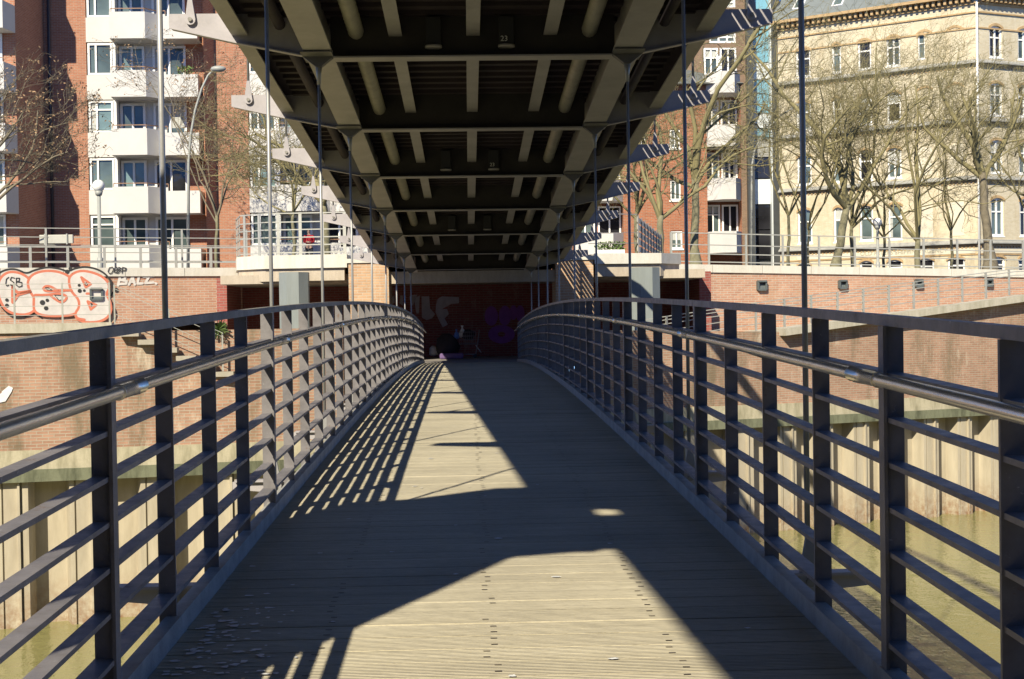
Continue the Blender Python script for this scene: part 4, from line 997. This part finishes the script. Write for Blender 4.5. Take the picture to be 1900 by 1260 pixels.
b0 = P0-na*14; m.quad((t0_.x,t0_.y,hz+5.5),(t1_.x,t1_.y,hz+5.5),(t1_.x,t1_.y+12,hz+5.5),(b0.x,b0.y,hz+5.5)); m.poly([(r0.x,r0.y,hz),(t0_.x,t0_.y,hz+5.5),(b0.x,b0.y,hz+5.5),(b0.x,b0.y,hz)])
rf = m.build('roof', MT['roof'], yb)
nr = (V((r1.x,r1.y,hz))-V((r0.x,r0.y,hz))).cross(V((t0_.x,t0_.y,hz+5.5))-V((r0.x,r0.y,hz))).normalized()
if nr.y > 0: nr = -nr
for px, py in ((1484,10),(1557,4)):
    c = at_plane(px, py, V((r0.x,r0.y,hz)), nr); sx = ua; sy = nr.cross(ua).normalized(); m = MB()
    m.frame(c+nr*.06, sx, sy, nr, .36, .5, .06); w = m.build('skylight', MT['white'], rf); m = MB(); m.frame(c+nr*.125, sx, sy, nr, .26, .4, .008); m.build('pane', MT['glass'], w)
m = MB(); q = P1+(na+nc).normalized()*.14; m.tube([(q.x,q.y,ZS),(q.x,q.y,ZE)], .07, 8); m.build('downpipe', MT['white'], yb)
cu = bpy.data.curves.new('lettering', 'FONT'); cu.body = 'OLD PETERS SHIPPING AGENCY'; cu.size = .36; cu.extrude = .01
to = bpy.data.objects.new('tmp', cu); COL.objects.link(to); bpy.context.view_layer.update()
me = bpy.data.meshes.new_from_object(to.evaluated_get(bpy.context.evaluated_depsgraph_get())); bpy.data.objects.remove(to)
xs = [v.co.x for v in me.vertices]; a_ = ya(1596,458,P0,na,ua); b_ = ya(1758,452,P0,na,ua); sc = (b_[0]-a_[0])/(max(xs)-min(xs))
lo = bpy.data.objects.new('lettering', me); COL.objects.link(lo); me.materials.append(MT['letter']); lo.parent = yb
pos = P0+ua*a_[0]+na*.045; lo.location = V((pos.x,pos.y,rows[3][0]-.93))-V(yb.location); lo.scale = (sc,1,1)
lo.rotation_euler = (R(90),0,math.atan2(ua.y,ua.x))

# ------------------------------------------------------------------ lamps
def globe_lamp(px, ytop, Y, lab, r):
    c = at(px, ytop, Y); t = thing('globe_lamp', lab, 'street lamp', (c.x,c.y,ZS), 'globe street lamps')
    m = MB(); m.tube([(c.x,c.y,ZS),(c.x,c.y,ZS+.9),(c.x,c.y,ZS+.92),(c.x,c.y,c.z-r)], [.10,.10,.065,.065], 10); m.build('pole', MT['lampgrey'], t)
    m = MB(); m.tube([(c.x,c.y,c.z-r-.12),(c.x,c.y,c.z-r*.85)], [.10,.14], 12); m.build('collar', MT['lampgrey'], t)
    m = MB(); m.ball(c, r, 24, 14); m.build('globe', MT['globe'], t)
globe_lamp(183, 345, 49.0, 'white globe lamp on a grey pole before the red brick apartment house', .21)
globe_lamp(1628, 412, 64.0, 'white globe lamp on a pale pole before the yellow house', .20)
def arm_lamp(pts, Y, lab, head):
    P = [at(x, y, Y) for x, y in pts]; P[0].z = ZS; t = thing('arm_lamp', lab, 'street lamp', P[0], 'street lamps with curved arms')
    Q = [P[0]]+[p for p in P[1:]]; m = MB(); m.tube(Q, [.065]+[.055-.02*i/len(Q) for i in range(1,len(Q))], 10); m.build('pole', MT['lampgrey'], t)
    h = at(head[0], head[1], Y); m = MB(); m.ball(h, .30, 16, 10, (1.0,.6,.42)); m.build('lamp_head', MT['lampgrey'], t)
arm_lamp([(348,490),(350,300),(354,250),(362,205),(374,165),(386,140),(396,130)], 56, 'grey street lamp with leaning curved arm before the white balconies', (405,128))
arm_lamp([(1394,492),(1395,310),(1400,280),(1412,255),(1430,232),(1452,212),(1476,198)], 66, 'pale street lamp with arched arm before the blue glass stair tower', (1480,197))

# ------------------------------------------------------------------ trees
def tree(lab, px, py, Y, tr, forks, spread, crown_px, seed, wood='bark', twig='barkT', leaves=None, nb=5, dens=1.0, lean=(0,0), up=.5, trunkpx=None, reach=1.0):
    """bare tree: trunk from the ground to a fork, limbs that split down to fine twigs"""
    rnd = random.Random(seed); b = at(px, py, Y); b.z = ZS-.05
    top = at(px, crown_px, Y).z; H = top-b.z
    t = thing('bare_tree', lab, 'tree', b, 'bare trees on the street')
    tk = MB(); cr = MB(); lf = MB()
    fk = at(*(trunkpx or (px, forks)), Y)
    def wob(d, a): return (d+V((rnd.uniform(-a,a),rnd.uniform(-a,a),rnd.uniform(-a,a)))).normalized()
    path = []; rad = []
    for i in range(7):
        q = i/6; p = b.lerp(fk, q)+V((rnd.uniform(-.05,.05),rnd.uniform(-.05,.05),0))*(1 if 0 < i < 6 else 0); path.append(p); rad.append(tr*(1.35-.65*min(1,q*3)+.3*(q<.01)-.18*q))
    tk.tube(path, rad, 10)
    def grow(p, d, ln, r, lvl, mb):
        n_ = (6,5,4,3,3)[lvl]; pts = [p]; rr = [r]; dd = d; g = (.36,.42,.42,.40,.40)[lvl]
        for i in range(n_):
            dd = wob(dd, g); dd = (dd+Z_*((.07,.05,.03,.03,.02)[lvl]*up*2)).normalized(); pts.append(pts[-1]+dd*(ln/n_*rnd.uniform(.8,1.2))); rr.append(max(.0055, r*(1-.62*(i+1)/n_)))
        mb.tube(pts, rr, (8,6,4,3,3)[lvl], False)
        if lvl >= 4:
            if leaves and rnd.random() < leaves:
                for _ in range(2):
                    q = pts[-1]+V((rnd.uniform(-.1,.1),rnd.uniform(-.1,.1),rnd.uniform(-.12,.05))); e = V((rnd.uniform(-1,1),rnd.uniform(-1,1),rnd.uniform(-1,1))).normalized()*.055; f = e.orthogonal().normalized()*.03
                    lf.quad(q-e, q+f, q+e, q-f)
            return
        k = max(2, int(round((nb,5,4,3)[lvl]*dens)))
        for i in range(k):
            s_ = .18+.82*(i+rnd.random())/k; s_ = min(s_, .999); j = min(n_-1, int(s_*n_)); q = pts[j].lerp(pts[j+1], s_*n_-j)
            a = rnd.uniform(.5, 1.25); ax = wob(dd.orthogonal(), 1.2); dl = (pts[j+1]-pts[j]).normalized(); ax = (ax-dl*ax.dot(dl)).normalized()
            nd_ = (dl*math.cos(a)+ax*math.sin(a)).normalized()
            if nd_.z < -.25: nd_.z *= -.5; nd_.normalize()
            grow(q, nd_, ln*rnd.uniform(.42,.74)*(1.15-.4*s_), max(.006, rr[j]*rnd.uniform(.40,.60)), lvl+1, cr)
    nl = rnd.randint(4, 5)
    for i in range(nl):
        ang = 2*math.pi*(i+rnd.uniform(-.25,.25))/nl; tilt = spread*rnd.uniform(.55,1.45)
        d = V((math.sin(tilt)*math.cos(ang)+lean[0], math.sin(tilt)*math.sin(ang)*.7+lean[1], math.cos(tilt))).normalized()
        grow(fk.lerp(b, rnd.uniform(0,.12)), d, (top-fk.z)*rnd.uniform(.55,.85)*reach, tr*rnd.uniform(.28,.44), 0, cr)
    grow(fk, V((lean[0]*.5+rnd.uniform(-.1,.1),0,1)).normalized(), (top-fk.z)*.95*reach, tr*.5, 0, cr)
    tk.build('trunk', MT[wood], t); cr.build('crown', MT[twig], t)
    if lf.f: tag(lf.build('leaves', MT['dryleaf' if leaves > .3 else 'bud'], t), kind='stuff')
    return t
tree('thick grey bare tree beside the slatted railing, its trunk forking low', 1226, 488, 54, .22, 400, .75, 60, 11, reach=.95)
tree('straight thick bare trunk with ivy scraps beside the white bay', 1290, 490, 56, .27, 330, .70, -40, 12, leaves=.12)
tree('slender bare tree left of the forked trunks before the yellow house', 1463, 493, 64, .12, 400, .55, 40, 13, dens=.9)
tree('big forked bare tree before the yellow house', 1545, 496, 62, .30, 395, .62, -30, 14, trunkpx=(1572,380))
tree('thin bare tree close behind the big forked tree', 1580, 496, 68, .16, 420, .5, 60, 15, dens=.9)
tree('bushy fan shaped bare tree beside the lettering on the yellow house', 1703, 498, 63, .21, 440, .6, 80, 16, nb=6)
tree('stout dark bare tree at the corner of the yellow house', 1838, 499, 62, .31, 330, .75, 90, 17, trunkpx=(1822,320), wood='barkD')
tree('bare tree reaching in from the right edge before the yellow house', 1925, 500, 66, .2, 400, .7, 110, 18)
tree('small forked bare tree before the white balconies beside the bridge', 545, 491, 50, .105, 385, .75, 130, 21, dens=.95)
tree('thick leaning bare tree close to the left brick pier', 612, 491, 54, .23, 390, .85, 90, 22, trunkpx=(598,365), lean=(-.45,0))
tree('bare tree with withered leaves reaching in from the left edge', -30, 490, 50, .2, 380, .8, 60, 23, leaves=.45, lean=(.1,0), twig='barkD', dens=.9)
tree('twiggy bare tree with withered leaves beside the curved lamp', 402, 491, 60, .12, 400, .5, 90, 24, leaves=.5, dens=.95, twig='barkD')

tree('thin young bare tree between the curved lamp and the big forked tree', 1500, 495, 70, .10, 420, .6, 20, 31, dens=.9)
tree('thin bare tree left of the bushy tree beside the lettering', 1640, 497, 72, .12, 430, .6, 60, 32, dens=.9)
tree('slim bare tree between the bushy tree and the stout corner tree', 1765, 498, 70, .12, 420, .6, 110, 33, dens=.9)
tree('bare tree behind the slatted railing with long crooked limbs', 1180, 488, 60, .17, 400, .85, 130, 34)
# ------------------------------------------------------------------ person on the ground floor balcony
pc = at(573, 433, 65.6); pc.z -= .0
feet = V((pc.x, pc.y, pc.z-1.50))
pe = thing('person', 'dark haired person in a red coat standing behind the white ground floor parapet', 'person', feet)
def skin(name, joints, edges, mat, parent, root=0, sub=2):
    loc = V((0,0,0)); q = parent
    while q is not None: loc = loc+V(q.location); q = q.parent
    me = bpy.data.meshes.new(name); me.from_pydata([V(j[0])-loc for j in joints], edges, []); o = bpy.data.objects.new(name, me); COL.objects.link(o); o.parent = parent
    sk_ = o.modifiers.new('skin', 'SKIN'); sv = me.skin_vertices[0].data if me.skin_vertices else None
    if sv is None:
        import bmesh
        bm = bmesh.new(); bm.from_mesh(me); bm.verts.layers.skin.verify(); bm.to_mesh(me); bm.free(); sv = me.skin_vertices[0].data
    for i, j in enumerate(joints): sv[i].radius = (j[1], j[1] if len(j) < 3 else j[2]); sv[i].use_root = (i == root)
    s_ = o.modifiers.new('sub', 'SUBSURF'); s_.levels = sub; s_.render_levels = sub; me.materials.append(mat); return o
f = feet; J = lambda x, y, z: f+V((x,y,z))
bj = [(J(0,0,.90),.15,.12),(J(0,0,1.10),.13,.10),(J(0,-.01,1.30),.16,.11),(J(0,0,1.40),.10,.08),(J(0,-.01,1.47),.05,.05),(J(-.01,-.02,1.56),.075,.085),(J(-.01,-.02,1.66),.07,.08),
      (J(.18,0,1.36),.06,.06),(J(.23,-.02,1.10),.048,.048),(J(.06,-.20,1.08),.038,.038),(J(-.18,0,1.36),.06,.06),(J(-.23,-.02,1.10),.048,.048),(J(-.05,-.20,1.10),.038,.038),
      (J(.09,0,.82),.085,.085),(J(.10,-.01,.46),.06,.06),(J(.10,0,.08),.042,.045),(J(.10,-.14,.03),.035,.03),(J(-.09,0,.82),.085,.085),(J(-.10,-.01,.46),.06,.06),(J(-.10,0,.08),.042,.045),(J(-.10,-.14,.03),.035,.03)]
be = [(0,1),(1,2),(2,3),(3,4),(4,5),(5,6),(2,7),(7,8),(8,9),(2,10),(10,11),(11,12),(0,13),(13,14),(14,15),(15,16),(0,17),(17,18),(18,19),(19,20)]
for sx, hx in ((1,.06),(-1,-.05)):                        # hands: palm and five fingers
    w_ = 9 if sx > 0 else 12; base_ = len(bj); bj.append((J(hx-sx*.07,-.225,1.075),.030,.018)); be.append((w_, base_))
    for k in range(4):
        a = len(bj); bj += [(J(hx-sx*.12,-.225+.004*k,1.10-.018*k),.009,.009),(J(hx-sx*(.155-.006*abs(k-1)),-.21,1.095-.02*k),.0075,.0075)]; be += [(base_,a),(a,a+1)]
    a = len(bj); bj += [(J(hx-sx*.085,-.24,1.115),.009,.009),(J(hx-sx*.105,-.205,1.135),.008,.008)]; be += [(base_,a),(a,a+1)]
body = skin('body', bj, be, MT['skin'], pe)
cj = [(J(0,0,.88),.17,.14),(J(0,0,1.10),.15,.12),(J(0,-.01,1.30),.18,.13),(J(0,0,1.40),.11,.09),(J(.18,0,1.36),.075,.075),(J(.23,-.02,1.10),.062,.062),(J(.085,-.185,1.08),.05,.05),(J(-.18,0,1.36),.075,.075),(J(-.23,-.02,1.10),.062,.062),(J(-.075,-.185,1.10),.05,.05)]
skin('coat', cj, [(0,1),(1,2),(2,3),(2,4),(4,5),(5,6),(2,7),(7,8),(8,9)], MT['red'], pe)
tj = [(J(0,0,.90),.155,.125),(J(.09,0,.80),.095,.095),(J(.10,-.01,.46),.07,.07),(J(.10,0,.10),.055,.055),(J(-.09,0,.80),.095,.095),(J(-.10,-.01,.46),.07,.07),(J(-.10,0,.10),.055,.055)]
skin('trousers', tj, [(0,1),(1,2),(2,3),(0,4),(4,5),(5,6)], MT['jeans'], pe)
m = MB(); m.ball(J(-.01,.015,1.635), .098, 16, 10, (.9,1.0,1.05)); m.ball(J(-.01,.06,1.53), .07, 12, 8, (1.1,.7,1.4)); m.build('hair', MT['hair'], pe)
m = MB()
for sx in (-1,1): m.ball(J(-.01+sx*.028,-.098,1.60), .010, 8, 6)
m.build('eyes', MT['hair'], pe)
m = MB(); m.ball(J(-.01,-.105,1.575), .014, 8, 6, (1,1.2,1.5)); m.build('nose', MT['skin'], pe)

# ------------------------------------------------------------------ things left under the bridge
YC = 43.6
t = thing('shopping_cart', 'wire shopping cart heaped with bags before the dark back wall', 'cart', V((at(868,658,YC).x, YC, ZF)))
c = V((at(868,640,YC).x, YC, 0)); m = MB()
for z in (-.78,-.66,-.54,-.42):
    for a, b in (((-.27,-.2),(.24,-.2)),((-.27,.2),(.24,.2)),((-.27,-.2),(-.27,.2)),((.24,-.2),(.24,.2))): m.tube([c+V((a[0],a[1],z)), c+V((b[0],b[1],z))], .008, 5)
for i in range(9):
    x = -.27+.51*i/8
    for s_ in (-.2,.2): m.tube([c+V((x*.95,s_,-.80)), c+V((x,s_,-.40))], .006, 4)
m.build('basket', MT['cart'], t)
m = MB(); m.tube([c+V((-.25,-.2,-1.10)), c+V((.24,-.2,-1.10)), c+V((.30,-.2,-.80)), c+V((.36,-.2,-.36))], .014, 6); m.tube([c+V((-.25,.2,-1.10)), c+V((.24,.2,-1.10)), c+V((.36,.2,-.36)), c+V((.36,-.2,-.36))], .014, 6); m.build('frame', MT['cart'], t)
for x in (-.22,.22):
    for s_ in (-.2,.2): m = MB(); m.tube([c+V((x,s_-.015,-1.155)), c+V((x,s_+.015,-1.155))], .06, 12); m.build('wheel', MT['blackbox'], t)
m = MB(); m.ball(c+V((0,0,-.5)), .24, 14, 9, (1,.75,.65), .12); m.build('load', MT['cloth'], t)
def sack(px, py, w, h, lab, mat, name='bag', neck=True):
    p = at(px, py, YC-.05); m = MB()
    prof = [(0,.02),(.15,.95),(.35,1.0),(.6,.62),(.75,.25),(.82,.18),(.95,.35),(1.0,.3)] if neck else [(0,.4),(.1,.9),(.4,1),(.75,.8),(1,.3)]
    n0 = len(m.v); k = 12
    for z, r_ in prof:
        for i in range(k): a = 2*math.pi*i/k; j = 1+.12*math.sin(3*a+z*4); m.v.append(p+V((math.cos(a)*r_*w/2*j, math.sin(a)*r_*w/2.6*j, z*h)))
    for q in range(len(prof)-1):
        for i in range(k): i2 = (i+1) % k; m.f.append((n0+q*k+i,n0+q*k+i2,n0+(q+1)*k+i2,n0+(q+1)*k+i)); m.sm.append(True)
    m.f.append(tuple(range(n0+(len(prof)-1)*k, n0+len(prof)*k))); m.sm.append(True); m.f.append(tuple(reversed(range(n0,n0+k)))); m.sm.append(True)
    return tag(m.build(name, mat), lab, 'bag')
sack(858, 628, .24, .40, 'white plastic bag tied at the top, on the shopping cart', MT['bagw'])
sack(847, 630, .20, .32, 'blue plastic bag beside the white bag on the cart', MT['bagb'])
t = sack(804, 660, .30, .30, 'grey bundle of cloth lying by the left railing end', MT['clothg'], 'cloth_bundle', False)
t = sack(829, 659, .75, .66, 'heap of black blankets beside the shopping cart', MT['cloth'], 'blanket_heap', False)
p = at(838, 657, YC-.55); m = MB(); m.box(p.x-.36, p.x+.36, p.y-.25, p.y+.25, ZF+.005, ZF+.17); tag(m.build('mattress', MT['clothp'], None, .05), 'thin purple mattress on the ground before the black blankets', 'mattress')
p = at(890, 650, YC); m = MB(); m.tube([p+V((-.12,0,.16)), p+V((.05,0,-.08))], .014, 6); t = tag(m.build('stick', MT['bagw']), 'short white stick leaning beside the shopping cart', 'stick');
